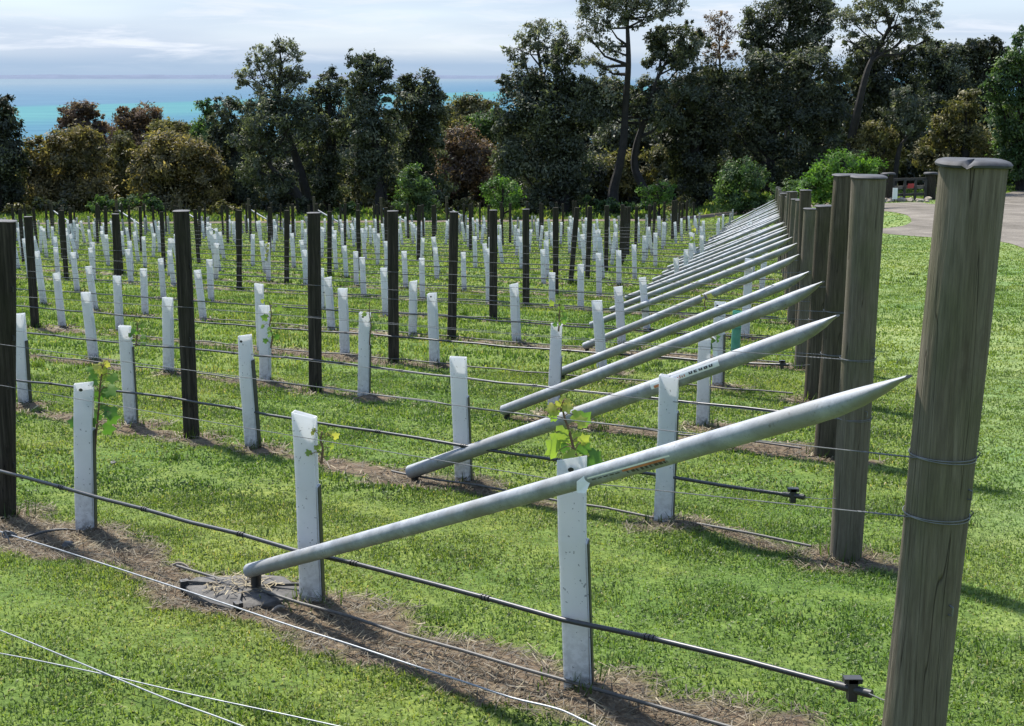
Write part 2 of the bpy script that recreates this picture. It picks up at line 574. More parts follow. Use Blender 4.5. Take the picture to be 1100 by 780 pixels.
for b, t, k in L_px:
    p = pix(*b)
    top = at(t[0], t[1], p.y + .02)
    posts.append(dict(row=k, base=p, top=top, s=(p.xy - ROW0[k].xy).length))
    rowpts[k].append(p)
YB = 73.0


def yend(x):
    return YB - .05 * (x + 20) if x < 12 else YB


def inframe(p, m=40, left=None):
    ca = p.y * CS - p.z * SN
    if ca < .2: return False
    px = 550 + FPX * p.x / ca
    return -m < px < 1100 + m


COLS = [4.75] + [4.75 + 6.0 * i for i in range(1, 14)]
rowend = {}
for k in S:
    have = [q['s'] for q in posts if q['row'] == k]
    rj = random.Random(100 + k)
    end = None
    for i in range(900):
        s = i * .1
        q = ROW0[k].xy + DIRF * s
        if q.y > yend(q.x) or (q.x < -.415 * q.y - 2.5 and s > 4):
            break
        end = s
    if end is None: end = 1.0
    lastpt = rowpts[k][-1]
    # polyline continues from the last measured post, along DIRF
    for cs in COLS:
        if have and cs < max(have) + 3: continue
        s = cs + rj.uniform(-.25, .25)
        if s > end - 1.0: break
        xy = ROW0[k].xy + DIRF * s + Vector((rj.uniform(-.06, .06), rj.uniform(-.06, .06)))
        p = Vector((xy.x, xy.y, gz(xy.x, xy.y)))
        h = rj.uniform(1.34, 1.5)
        posts.append(dict(row=k, base=p, top=p + Vector((rj.uniform(-.05, .05), rj.uniform(-.04, .04), h)), s=s))
        rowpts[k].append(p)
    q = ROW0[k].xy + DIRF * end
    rowend[k] = Vector((q.x, q.y, gz(q.x, q.y)))
    rowpts[k].sort(key=lambda p: (p.xy - ROW0[k].xy).length)
    if (rowpts[k][-1].xy - rowend[k].xy).length > .8 and (rowend[k].xy - ROW0[k].xy).length > (rowpts[k][-1].xy - ROW0[k].xy).length:
        rowpts[k].append(rowend[k])


def rowpos(k, s):
    """point of row k at distance s along its polyline"""
    pts = rowpts[k]
    acc = 0
    for a, b in zip(pts[:-1], pts[1:]):
        l = (b.xy - a.xy).length
        if acc + l >= s or b is pts[-1]:
            t = (s - acc) / l
            xy = a.xy.lerp(b.xy, t)
            return Vector((xy.x, xy.y, gz(xy.x, xy.y)))
        acc += l


def rowlen(k):
    return sum((b.xy - a.xy).length for a, b in zip(rowpts[k][:-1], rowpts[k][1:]))


# ---- vine guards: (base, top, style, note)
G_px = [
    ((621, 741), (612, 492), 'pinch', 'with a yellowing vine shoot, crossed by the nearest brace pipe'),
    ((335, 647), (327, 445), 'lean', 'speckled with mud beside the foot pad of the nearest brace'),
    ((92, 572), (89, 411), 'pinch', 'with its rim pinched shut and leafy shoot beside it'),
    ((712, 568), (719, 404), 'tab', 'touching the stickered brace pipe with its flat top'),
    ((498, 520), (492, 383), 'tab', None), ((272, 485), (262, 361), 'pinch', 'with creased grubby top, leaning'), ((141, 458), (134, 350), 'plain', None),
    ((27, 436), (20, 337), 'plain', None),
    ((754, 460), (757, 362), 'fold', 'with its top folded over like a hook'),
    ((594, 443), (598, 348), 'plain', None), ((390.5, 429), (392, 336), 'hole', None), ((285, 412), (284, 328), 'plain', None), ((181, 401), (180, 320), 'plain', None),
    ((101, 388), (92, 314), 'plain', None),
    ((771, 417), (773, 324), 'pinch', None), ((647, 401), (641, 323), 'tab', None), ((467, 393), (464, 315), 'hole', None), ((370.5, 383), (368, 310), 'plain', None),
    ((281, 380), (278, 305), 'plain', None),
    ((668, 373), (664, 308), 'tab', None), ((555, 370), (552, 305), 'plain', None), ((443, 362), (444, 302), 'hole', None), ((356, 355), (352, 298), 'hole', None),
    ((128.6, 355), (125.5, 296.5), 'hole', None), ((67, 352), (60.6, 293), 'plain', None), ((695, 356), (690, 298), 'tab', None), ((800, 363), (805, 278), 'tab', None),
    ((218.5, 343.5), (212, 290), 'plain', None), ((414.6, 339), (412, 288), 'hole', None), ((156, 338), (154, 288.5), 'plain', None), ((345, 333), (344.5, 288), 'plain', None),
    ((102.5, 333), (95, 286), 'plain', None), ((623.7, 333), (624, 284), 'tab', None), ((593, 331), (593, 293), 'tab', None), ((47, 327), (39, 270), 'plain', None),
    ((525, 327), (525, 267), 'plain', None), ((454, 322.6), (453, 277.6), 'plain', None), ((227, 323.6), (225, 278.7), 'plain', None), ((176, 321.5), (172.5, 277.6), 'plain', None),
    ((391, 319.5), (389, 276.6), 'plain', None), ((643.6, 318.4), (643, 272), 'tab', None), ((498.7, 313), (497.6, 271), 'plain', None), ((83, 313), (78.4, 271), 'plain', None),
    ((818, 314), (822, 266), 'tab', None), ((436, 310), (434, 270), 'plain', None), ((186.7, 307), (182, 269), 'plain', None), ((383, 307), (382, 270), 'plain', None),
    ((329, 307), (327, 269), 'plain', None), ((665, 307), (664.5, 269), 'plain', None), ((584, 305), (583, 268), 'plain', None), ((728, 305), (726, 277), 'tab', None),
    ((141, 304), (137, 268), 'plain', None), ((288.5, 302.7), (287.5, 261), 'plain', None), ((101, 301.7), (97, 266), 'plain', None), ((469.5, 300.6), (467.5, 266), 'plain', None),
    ((372, 298.5), (370, 264), 'plain', None), ((737, 298.5), (737, 268), 'plain', None), ((682, 299.6), (681, 263), 'plain', None), ((62.7, 297.5), (59.6, 266), 'plain', None)]
guards = []


def nearest_row(p):
    best = None
    for k in S:
        pts = rowpts[k]
        acc = 0
        for a, b in zip(pts[:-1], pts[1:]):
            d = (b.xy - a.xy); l = d.length
            t = max(0, min(1, (p.xy - a.xy).dot(d) / l / l))
            dist = (p.xy - (a.xy + d * t)).length
            if best is None or dist < best[0]: best = (dist, k, acc + t * l)
            acc += l
    return best


for b, t, st, note in G_px:
    p = pix(*b)
    top = at(t[0], t[1], p.y + .015)
    d, k, s = nearest_row(p)
    guards.append(dict(row=k, s=s, base=p, top=top, style=st, note=note))
YM = 27.3
for k in S:
    rj = random.Random(500 + k)
    Lk = rowlen(k)
    s = .95 + rj.uniform(-.1, .1)
    while s < Lk - .4:
        p = rowpos(k, s)
        s += 1.53 + rj.uniform(-.09, .09)
        if p.y < YM or not inframe(p, 12): continue
        if rj.random() < (.05 if p.y < 36 else .2): continue
        if any((g['base'].xy - p.xy).length < .5 for g in guards): continue
        p = p + Vector((rj.uniform(-.06, .06), rj.uniform(-.06, .06), 0))
        h = rj.uniform(.68, .86)
        guards.append(dict(row=k, s=s, base=p, top=p + Vector((rj.gauss(-.03, .055), rj.gauss(0, .05), h)), style='plain', note=None))

# ------------------------------------------------------------------ soil mask
segs = []
for k in S:
    pts = rowpts[k]
    # strips run on past the end post a little
    d0 = (pts[0].xy - pts[1].xy).normalized()
    P = [pts[0].xy + d0 * .35] + [q.xy for q in pts]
    P[-1] = P[-1] + (P[-1] - P[-2]).normalized() * 1.5
    segs.append((k, [(a.x, a.y, b.x, b.y) for a, b in zip(P[:-1], P[1:])]))


def soil_mask(X, Y):
    X = np.asarray(X, float); Y = np.asarray(Y, float)
    out = np.zeros_like(X)
    wob = fnoise(X * 2.2, Y * 2.2, 31, 3)
    patch = fnoise(X * .55, Y * .55, 47, 2)
    edge = fnoise(X * 9, Y * 9, 77, 2)
    for k, ss in segs:
        for (ax, ay, bx, by) in ss:
            dx, dy = bx - ax, by - ay
            l = math.hypot(dx, dy)
            if l < .05: continue
            tx = (X - ax) * dx / l + (Y - ay) * dy / l
            n = ((X - ax) * (-dy) + (Y - ay) * dx) / l     # n<0: towards the field behind ... sign set below
            side = -n                                       # + = away from the camera side
            inside = (tx > -.05) & (tx < l + .05)
            if k == 1:
                w_near, w_far = .36, .12
                amp = .42
                lack = 1.0
            else:
                w_near, w_far = .115, .09
                amp = .42
                lack = 1.0
            w = np.where(side > 0, w_far, w_near) + (wob - .5) * amp + (edge - .5) * .16
            if k > 1:
                w = w + (patch - .55) * .55
            m = sstep(-.03, .05, w - np.abs(side)) * inside
            out = np.maximum(out, m)
    for g in guards:
        if g['base'].y > 30: continue
        bx, by = g['base'].x, g['base'].y
        d = np.hypot(X - bx - .06, Y - by + .04)
        out = np.maximum(out, sstep(.26, .10, d + (wob - .5) * .25))
    for q in list(S.values()) + [q['base'] for q in posts]:
        if q.y > 24: continue
        d = np.hypot(X - q.x, Y - q.y)
        out = np.maximum(out, sstep(.30, .12, d + (wob - .5) * .25))
    return out


def lawn_mask(X, Y):
    xe = S[2].x + .184 * (Y - S[2].y)
    return sstep(.3, 1.2, np.asarray(X) - xe)


def axis(parts):
    o = []
    for a, b, s in parts:
        n = max(1, int(round((b - a) / s)))
        o += list(np.linspace(a, b, n, endpoint=False))
    o.append(parts[-1][1])
    return np.array(o)


ax_x = axis([(-900, -300, 60), (-300, -80, 12), (-80, -40, 2), (-40, -9, .3), (-9, 5, .06), (5, 25, .3), (25, 80, 2), (80, 300, 12), (300, 900, 60)])
ax_y = axis([(-60, -6, 6), (-6, 2.8, .4), (2.8, 15, .055), (15, 28, .13), (28, 85, .3), (85, 160, 1.5), (160, 320, 10), (320, 1000, 40)])
GX, GY = np.meshgrid(ax_x, ax_y)
GZ = terrain(GX, GY) + ground_micro(GX, GY)
fx, fy = GX.ravel(), GY.ravel()
near = (fy < 76) & (fy > 2) & (np.abs(fx) < 42)
soil = np.zeros(len(fx)); soil[near] = soil_mask(fx[near], fy[near])
# little mounds of soil at the near vines
def mounds(x, y):
    m_ = np.zeros(len(x))
    for g in guards:
        if g['base'].y < 16:
            bx, by = g['base'].x, g['base'].y
            big = 1.9 if (g['note'] or '').startswith('touching') else 1.0
            d = np.hypot(x - bx - .05 * big, y - by + .05 * big)
            m_ += .028 * big * np.exp(-(d / (.13 * big)) ** 2)
    return m_


mound = mounds(fx, fy)
zz = GZ.ravel() + mound + soil * sstep(20, 12, fy) * (.02 * (fnoise(fx * 14, fy * 14, 3, 3) - .5))
litter = .75 * sstep(98, 106, fy + 3 * (fnoise(fx * .3, fy * .3, 8) - .5)) * (1 - .999 * sstep(21, 27, fx) * sstep(100, 94, fy))
nx, ny = len(ax_x), len(ax_y)
idx = np.arange(nx * ny).reshape(ny, nx)
q = np.stack([idx[:-1, :-1], idx[:-1, 1:], idx[1:, 1:], idx[1:, :-1]], -1).reshape(-1, 4)
me = np_mesh('ground', np.stack([fx, fy, zz], 1), q, M['ground'], soil, 'soil', True)
for nm, val in (('litter', litter), ('lawn', lawn_mask(fx, fy))):
    a = me.attributes.new(nm, 'FLOAT', 'POINT'); a.data.foreach_set('value', val.astype(np.float32))
tag(link('ground', me), kind='structure')

# sea sheet
mb = MB()
xs = [-60000, -20000, -5000, 0, 5000, 20000, 60000]
ys = [250, 1000, 3000, 8000, 20000, 45000, 90000]
for y in ys:
    for x in xs: mb.v.append((x, y, -50))
for j in range(len(ys) - 1):
    for i in range(len(xs) - 1):
        a = j * len(xs) + i
        mb.f.append((a, a + 1, a + 1 + len(xs), a + len(xs))); mb.mi.append(0)
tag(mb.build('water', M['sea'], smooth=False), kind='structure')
# far coast: a low ridge right across the bay
mb = MB()
rr = random.Random(5)
xs = np.linspace(-15000, 600, 140)
for i, x in enumerate(xs):
    h = -50 + 55 + 60 * float(fnoise(x / 1500, 0, 3, 3)) * (1 - .6 * (x + 15000) / 15600)
    mb.v += [(x, 29000, -52), (x, 29600, h), (x, 31000, h * .8), (x, 32500, -52)]
for i in range(len(xs) - 1):
    for j in range(3):
        a = i * 4 + j
        mb.f.append((a, a + 4, a + 5, a + 1)); mb.mi.append(0)
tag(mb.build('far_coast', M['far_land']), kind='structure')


# ------------------------------------------------------------------ draped sheets: drive and track
def draped(name, poly, material, cell, lift):
    bm = bmesh.new()
    vs = [bm.verts.new((x, y, 0)) for x, y in poly]
    f = bm.faces.new(vs)
    bmesh.ops.triangulate(bm, faces=[f])
    for it in range(9):
        long = [e for e in bm.edges if e.calc_length() > cell]
        if not long: break
        bmesh.ops.subdivide_edges(bm, edges=long, cuts=1)
        bmesh.ops.triangulate(bm, faces=[f for f in bm.faces if len(f.verts) > 3])
    for v in bm.verts:
        v.co.z = gz(v.co.x, v.co.y) + lift
    bmesh.ops.recalc_face_normals(bm, faces=bm.faces)
    me = bpy.data.meshes.new(name)
    bm.to_mesh(me); bm.free()
    for p in me.polygons:
        if p.normal.z < 0: p.flip()
        p.use_smooth = True
    me.materials.append(material)
    o = link(name, me)
    return o


def smooth_poly(pp, n=5):
    """closed Catmull-Rom through world points"""
    out = []
    m_ = len(pp)
    for i in range(m_):
        p0, p1, p2, p3 = [Vector(pp[(i + j - 1) % m_]) for j in range(4)]
        for k in range(n):
            t = k / n
            out.append(tuple(.5 * ((2 * p1) + (-p0 + p2) * t + (2 * p0 - 5 * p1 + 4 * p2 - p3) * t * t + (-p0 + 3 * p1 - 3 * p2 + p3) * t ** 3)))
    return out


drive_px = [(1290, 345), (1100, 267), (1050, 258), (990, 254.5), (950, 251), (936, 247), (955, 245), (973, 242), (979, 237), (973, 231), (955, 227.5), (936, 226), (938, 219.5), (985, 217.5), (1010, 219), (1078, 208), (1120, 205), (1330, 215)]
drive = [tuple(pix(*p).xy) for p in drive_px]
tag(draped('gravel_drive', smooth_poly(drive), M['gravel'], 1.2, .012), kind='structure')
tr = [(-60, 84.5), (-45, 83), (-25, 84), (-5, 83.5), (10, 83), (16, 80), (20.5, 79.5), (21, 82), (14, 86), (0, 86.5), (-20, 86.6), (-45, 86), (-60, 88)]
tag(draped('dirt_track', smooth_poly(tr), M['track'], 1.5, .012), kind='structure')


# ------------------------------------------------------------------ grass
def inpoly(x, y, poly):
    c = np.zeros(len(x), bool)
    for (x0, y0), (x1, y1) in zip(poly, poly[1:] + poly[:1]):
        if y0 == y1: continue
        c ^= ((y0 > y) != (y1 > y)) & (x < (x1 - x0) * (y - y0) / (y1 - y0) + x0)
    return c


DRIVE = [tuple(q)[:2] for q in smooth_poly(drive)]
TRACK = [tuple(q)[:2] for q in smooth_poly(tr)]


def blades(n, y0, y1, hmin, hmax, wmin, wmax, two, seed, xr=None, flat=.34):
    rg = np.random.default_rng(seed)
    y = np.sqrt(rg.uniform(y0 * y0, y1 * y1, n))
    x = rg.uniform(-1, 1, n) * (.392 * y + .55)
    soilv = soil_mask(x, y)
    keep = rg.random(n) > soilv * 1.02
    if y1 > 30: keep &= ~(inpoly(x, y, DRIVE) | inpoly(x, y, TRACK))
    # thin and clumpy
    cl = fnoise(x * 6.5, y * 6.5, 91, 2)
    keep &= rg.random(n) < np.clip(.45 + 1.3 * (cl - .3), .1, 1)
    x, y, cl = x[keep], y[keep], cl[keep]
    n = len(x)
    z = terrain(x, y) + ground_micro(x, y)
    if y0 < 16: z = z + mounds(x, y)
    lawn = lawn_mask(x, y)
    lane = ((x - S[2].x) * .638 + (y - S[2].y) * .770) % 2.09 / 2.09
    wheel = np.maximum(np.exp(-((lane - .30) / .07) ** 2), np.exp(-((lane - .72) / .07) ** 2)) * (1 - lawn)
    h = rg.uniform(hmin, hmax, n) * (.62 + .75 * fnoise(x * 2.6, y * 2.6, 15, 2)) * (1 - .35 * lawn)
    h = h * (1 - .35 * wheel)
    w = rg.uniform(wmin, wmax, n)
    broad = rg.random(n) < flat
    h = np.where(broad, h * .62, h); w = np.where(broad, w * 2.3, w)
    a = rg.uniform(0, 2 * np.pi, n)
    lean = np.where(broad, rg.uniform(.5, 1.3, n), rg.uniform(.1, .95, n))
    ca, sa = np.cos(a), np.sin(a)
    b = a + np.pi / 2 + rg.uniform(-.8, .8, n)
    cb, sb = np.cos(b), np.sin(b)
    t = .5 + .45 * (fnoise(x * 3.1, y * 3.1, 61, 2) - .5) + .4 * (fnoise(x * .9, y * .9, 62, 3) - .5) + rg.normal(0, .20, n)
    t = t + .16 * wheel * (.4 + fnoise(x * 1.1, y * 1.1, 73, 2))
    t = np.where(rg.random(n) < .05, rg.uniform(.9, 1, n), np.clip(t, 0, .88))
    t = np.where((lawn > .5), np.clip(t * .62 + .26, 0, .86), t)
    P = []
    o = np.stack([x, y, z - .006], 1)
    side = np.stack([ca, sa, np.zeros(n)], 1)
    dirn = np.stack([cb, sb, np.zeros(n)], 1)
    up = np.array([0, 0, 1.])
    if two:
        mid = o + up * (h * .6)[:, None] + dirn * (h * lean * .28)[:, None]
        tip = o + up * (h * (1 - .25 * lean))[:, None] + dirn * (h * lean * .95)[:, None]
        hw = (w / 2)[:, None]
        V = np.stack([o - side * hw * .7, o + side * hw * .7, mid - side * hw, mid + side * hw, tip - side * hw * .2, tip + side * hw * .2], 1).reshape(-1, 3)
        base = (np.arange(n) * 6)[:, None]
        Q = np.concatenate([base + np.array([[0, 1, 3, 2]]), base + np.array([[2, 3, 5, 4]])], 0)
        return V, Q, np.repeat(t, 6)
    tip = o + up * (h * (1 - .2 * lean))[:, None] + dirn * (h * lean * .8)[:, None]
    hw = (w / 2)[:, None]
    V = np.stack([o - side * hw, o + side * hw, tip + side * hw * .3, tip - side * hw * .3], 1).reshape(-1, 3)
    base = (np.arange(n) * 4)[:, None]
    return V, base + np.array([[0, 1, 2, 3]]), np.repeat(t, 4)


Vs, Qs, Ts = [], [], []
off = 0
for args in ((300000, 3.3, 7.5, .012, .034, .0028, .0055, True, 1), (260000, 7.5, 13, .018, .042, .0045, .009, True, 2),
             (230000, 13, 25, .028, .058, .010, .020, False, 3), (200000, 25, 48, .03, .065, .02, .045, False, 4), (110000, 48, 84, .035, .07, .05, .10, False, 5), (60000, 84, 106, .10, .42, .09, .2, False, 6)):
    V, Q, T = blades(*args)
    Vs.append(V); Qs.append(Q + off); Ts.append(T); off += len(V)
# longer tufts left by the mower around posts and guards, and weedy rosettes
rg = np.random.default_rng(71)
spots = [(q.x, q.y, .13, 70, .05, .11) for q in list(S.values()) + [q['base'] for q in posts] if q.y < 32] + [(g['base'].x, g['base'].y, .13, 45, .04, .09) for g in guards if g['base'].y < 32 and rg.random() < .75]
for _ in range(170):
    yy_ = math.sqrt(rg.uniform(3.4 ** 2, 30 ** 2)); xx_ = rg.uniform(-.40, .40) * yy_
    spots.append((xx_, yy_, rg.uniform(.05, .16), int(rg.uniform(25, 80)), .03, .075))
for (sx, sy, sr, sn, h0, h1) in spots:
    x = sx + rg.normal(0, sr * .6, sn); y = sy + rg.normal(0, sr * .6, sn); n = sn
    z = terrain(x, y) + ground_micro(x, y) + (mounds(x, y) if sy < 17 else 0)
    h = rg.uniform(h0, h1, n); w = rg.uniform(.004, .010, n) * max(1, sy / 9); a = rg.uniform(0, 6.283, n); lean = rg.uniform(.1, .9, n)
    side = np.stack([np.cos(a), np.sin(a), np.zeros(n)], 1); dirn = np.stack([-np.sin(a), np.cos(a), np.zeros(n)], 1)
    o = np.stack([x, y, z - .006], 1); up = np.array([0, 0, 1.])
    tip = o + up * (h * (1 - .3 * lean))[:, None] + dirn * (h * lean * .9)[:, None]; hw = (w / 2)[:, None]
    Vs.append(np.stack([o - side * hw, o + side * hw, tip + side * hw * .2, tip - side * hw * .2], 1).reshape(-1, 3))
    Qs.append((np.arange(n) * 4)[:, None] + np.array([[0, 1, 2, 3]]) + off); off += 4 * n
    Ts.append(np.repeat(np.clip(rg.uniform(.1, .55) + rg.normal(0, .15, n), 0, .9), 4))
me = np_mesh('grass', np.concatenate(Vs), np.concatenate(Qs), M['grass'], np.concatenate(Ts))
tag(link('grass', me), 'short mown green grass between the vine rows', 'grass', kind='stuff')


def straw(n, y0, y1, seed, lmin, lmax, wd):
    rg = np.random.default_rng(seed)
    y = np.sqrt(rg.uniform(y0 * y0, y1 * y1, n)); x = rg.uniform(-1, 1, n) * (.392 * y + .5)
    sm = soil_mask(x, y)
    keep = (sm > .12) & (rg.random(n) < .35 + .65 * fnoise(x * 5, y * 5, 23, 2))
    x, y = x[keep], y[keep]; n = len(x)
    z = terrain(x, y) + ground_micro(x, y)
    for g in guards:
        if g['base'].y < 16:
            bg = 1.9 if (g['note'] or '').startswith('touching') else 1.0
            d = np.hypot(x - g['base'].x - .05 * bg, y - g['base'].y + .05 * bg)
            z = z + .028 * bg * np.exp(-(d / (.13 * bg)) ** 2)
    a = rg.uniform(0, 2 * np.pi, n); l = rg.uniform(lmin, lmax, n) / 2
    w = rg.uniform(.5, 1.2, n) * wd / 2
    d = np.stack([np.cos(a), np.sin(a), rg.normal(0, .28, n)], 1)
    s = np.stack([-np.sin(a), np.cos(a), rg.normal(0, .4, n)], 1)
    o = np.stack([x, y, z + rg.uniform(.004, .018, n)], 1)
    V = np.stack([o - d * l[:, None] - s * w[:, None], o - d * l[:, None] + s * w[:, None], o + d * l[:, None] + s * w[:, None] * .5, o + d * l[:, None] - s * w[:, None] * .5], 1).reshape(-1, 3)
    t = np.clip(.42 + .5 * (fnoise(x * 3, y * 3, 19, 2) - .5) + rg.normal(0, .2, n), 0, 1)
    return V, (np.arange(n) * 4)[:, None] + np.array([[0, 1, 2, 3]]), np.repeat(t, 4)


Vs, Qs, Ts = [], [], []
off = 0
for args in ((120000, 3.3, 8, 6, .03, .09, .004), (90000, 8, 16, 7, .04, .11, .008), (80000, 16, 34, 8, .06, .14, .018)):
    V, Q, T = straw(*args)
    Vs.append(V); Qs.append(Q + off); Ts.append(T); off += len(V)
me = np_mesh('straw_mulch', np.concatenate(Vs), np.concatenate(Qs), M['straw'], np.concatenate(Ts))
tag(link('straw_mulch', me), 'dry brown grass clippings and straw along the sprayed strips under the vines', 'straw', kind='stuff')

# ------------------------------------------------------------------ end posts (strainers)
H_S = {1: (1046, 178), 2: (933, 191), 3: (909, 189), 4: (886, 222), 5: (871.5, 225)}
ST_D = {1: .146, 2: .148, 3: .152, 4: .14, 5: .14}


def post_lathe(mb, base, top, r, nseg, nring, seed, sink=.12, rough=.004, taper=.97, flare=0.0):
    rg = random.Random(seed)
    ax = (top - base); H = ax.length; ax.normalize()
    a = ax.cross(Vector((0, 1, 0))).normalized(); b = ax.cross(a)
    ph = [rg.uniform(0, 6.28) for _ in range(4)]
    cr = [(rg.uniform(0, 6.28), rg.uniform(.0, .6), rg.uniform(.5, 1), rg.uniform(.01, .03)) for _ in range(7)]
    o = len(mb.v)
    for i in range(nring + 1):
        t = i / nring
        s = -sink + (H + sink) * t
        rr = r * (1 - (1 - taper) * t) * (1 + flare * max(0, t - .9) * 10)
        for k in range(nseg):
            th = 2 * math.pi * k / nseg
            q = rr + rough * (math.sin(2 * th + ph[0] + t) * .6 + math.sin(3 * th + ph[1] - t * 2) * .4 + math.sin(t * 9 + ph[2]) * .35)
            for (ct, t0, t1, w) in cr:
                cc = ct + .06 * math.sin(t * 14 + ct)
                dd = abs((th - cc + math.pi) % (2 * math.pi) - math.pi)
                if t0 < t < t1 and dd < .05:
                    q -= w * r * 2.2 * (1 - dd / .05) * min(1, (t - t0) * 8, (t1 - t) * 8) * .6
            mb.v.append(tuple(base + ax * s + (a * math.cos(th) + b * math.sin(th)) * q))
    for i in range(nring):
        for k in range(nseg):
            k2 = (k + 1) % nseg
            mb.f.append((o + i * nseg + k, o + i * nseg + k2, o + (i + 1) * nseg + k2, o + (i + 1) * nseg + k)); mb.mi.append(0)
    mb.f.append(tuple(o + nring * nseg + k for k in range(nseg))); mb.mi.append(0)
    return ax, a, b


def cap_mesh(top, ax, a, b, r, th, seed, split=False, nseg=40):
    """thick soft disc with a rounded, slightly drooping rim"""
    mb = MB()
    rg = random.Random(seed)
    ph = rg.uniform(0, 6.28)
    prof = [(0, 1.15), (.55, 1.12), (.85, 1.0), (.98, .75), (1.03, .4), (1.02, .05), (.97, -.1), (.6, -.02), (0, 0)]
    rings = []
    for (pr, pz) in prof:
        ring = []
        for k in range(nseg):
            t = 2 * math.pi * k / nseg
            wob = 1 + .03 * math.sin(2 * t + ph) + .018 * math.sin(5 * t + ph * 2)
            droop = -.35 * th * pr * pr * (math.sin(t + ph) * .5 + .3 * math.sin(3 * t))
            notch = 0
            if split:
                dd = abs((t - split + math.pi) % (2 * math.pi) - math.pi)
                if dd < .085: notch = th * .8 * (1 - dd / .085) * (1 if pz > .3 else 0)
            ring.append(top + ax * (pz * th + droop - notch) + (a * math.cos(t) + b * math.sin(t)) * (r * pr * wob))
        rings.append(ring)
    o = 0
    for ring in rings: mb.v += [tuple(p) for p in ring]
    for i in range(len(prof) - 1):
        for k in range(nseg):
            k2 = (k + 1) % nseg
            mb.f.append((i * nseg + k, (i + 1) * nseg + k, (i + 1) * nseg + k2, i * nseg + k2)); mb.mi.append(0)
    return mb


WIRE_H = [.93, .66]
end_look = {1: 'massive weathered grey end post with a split dark cap, nearest the camera',
            2: 'weathered brown end post of the second row, standing just behind the nearest one',
            3: 'tall weathered end post with pale flat cap in the third row',
            4: 'short weathered end post in the fourth row, squeezed behind the tall capped one',
            5: 'short weathered end post in the fifth row with a thin pale cap'}
strainers = {}
for k in S:
    base = S[k]
    rj = random.Random(900 + k)
    if k in H_S:
        top = at(H_S[k][0], H_S[k][1], base.y + (.0 if k > 1 else -.01))
        r = ST_D[k] / 2
    else:
        top = base + Vector((rj.uniform(-.0, .07), rj.uniform(-.03, .03), rj.uniform(1.56, 1.74)))
        r = rj.uniform(.064, .074)
    e = empty('end_post', base)
    lab = end_look.get(k, 'weathered round end post with braced pipe, closing the %s row from the camera' % ordn(k))
    tag(e, lab, 'post', 'weathered end posts along the block edge')
    mb = MB()
    nr, ns = (110, 96) if k == 1 else ((60, 48) if k < 6 else (12, 16))
    ax, a, b = post_lathe(mb, Vector((0, 0, 0)), top - base, r, ns, nr, k * 7 + 1, flare=.02 if k == 1 else 0)
    mb.build('shaft', M['strainer_dark'] if k in (3, 4, 6, 9, 13) else M['strainer'], e)
    cm = cap_mesh(top - base, ax, a, b, r * (1.10 if k == 1 else 1.06), .0135 if k == 1 else .011, k, split=(1.12 if k == 1 else False), nseg=40 if k < 6 else 14)
    cm.build('cap', M['cap'], e)
    if k <= 3:
        st = MB()
        for hh, an in ((.97, 2.4), (.69, 2.1), (.80, 3.4)):
            c0 = ax * hh * 1.0
            dirv = a * math.cos(an) + b * math.sin(an)
            tv = ax
            pts = [c0 + dirv * (r - .004) - tv * .012, c0 + dirv * (r + .008) - tv * .01, c0 + dirv * (r + .008) + tv * .01, c0 + dirv * (r - .004) + tv * .012]
            st = MB()
            st.tube(pts, .0022, 6)
            st.build('staple', M['wire_dark'], e)
    strainers[k] = (base, top, ax, r)

# ------------------------------------------------------------------ brace pipes
foot_px = {1: (268, 613), 2: (441, 507), 3: (541, 441), 4: (601, 400), 5: (628, 372)}
tip_px = {1: (979, 413), 2: (902, 345), 3: (886, 307), 4: (871, 295), 5: (860, 276)}


def brace(k, base_pt, tip_pt, r, lab, n=20, details=True):
    e = empty('brace_pipe', base_pt)
    tag(e, lab, 'brace', 'galvanised brace pipes against the end posts')
    A = Vector((0, 0, 0)); B = tip_pt - base_pt
    d = B.normalized(); L = B.length
    side = d.cross(Vector((0, 0, 1))).normalized(); up = side.cross(d)
    mb = MB()
    segs_ = [(0, 1, 1), (.02, 1, 1)] + [(i / 12, 1, 1) for i in range(1, 11)] + [((L - .30) / L, 1, 1), ((L - .22) / L, 1, .95), ((L - .15) / L, 1.0, .80), ((L - .08) / L, .95, .52), ((L - .035) / L, .75, .24), (1, .5, .12)]
    segs_ = sorted(segs_)
    for (t, wz, wy) in segs_:
        sag = -.006 * math.sin(math.pi * t)
        # the crushed tip rises towards the pipe's upper edge
        lift = r * .75 * (1 - wy) if t > .85 else 0
        c = A + B * t + up * (sag + lift)
        for i in range(n):
            th = 2 * math.pi * i / n
            mb.v.append(tuple(c + side * math.cos(th) * r * wz + up * math.sin(th) * r * wy))
    for j in range(len(segs_) - 1):
        for i in range(n):
            i2 = (i + 1) % n
            mb.f.append((j * n + i, j * n + i2, (j + 1) * n + i2, (j + 1) * n + i)); mb.mi.append(0)
    mb.f.append(tuple(range(n))[::-1]); mb.mi.append(0)
    e_ = (len(segs_) - 1) * n
    mb.f.append(tuple(e_ + i for i in range(n))); mb.mi.append(0)
    mb.build('pipe', M['galv'], e)
    if details:
        # peg that joins pipe and pad
        pg = MB()
        g0 = Vector((0, 0, gz(base_pt.x, base_pt.y) - base_pt.z))
        pg.tube([g0 + Vector((.02, -.01, -.03)), Vector((.03, -.01, -.0)), A + d * .05], [.022, .022, .02], 12)
        pg.build('foot_peg', M['black'], e)
    return e, d, side, up, L


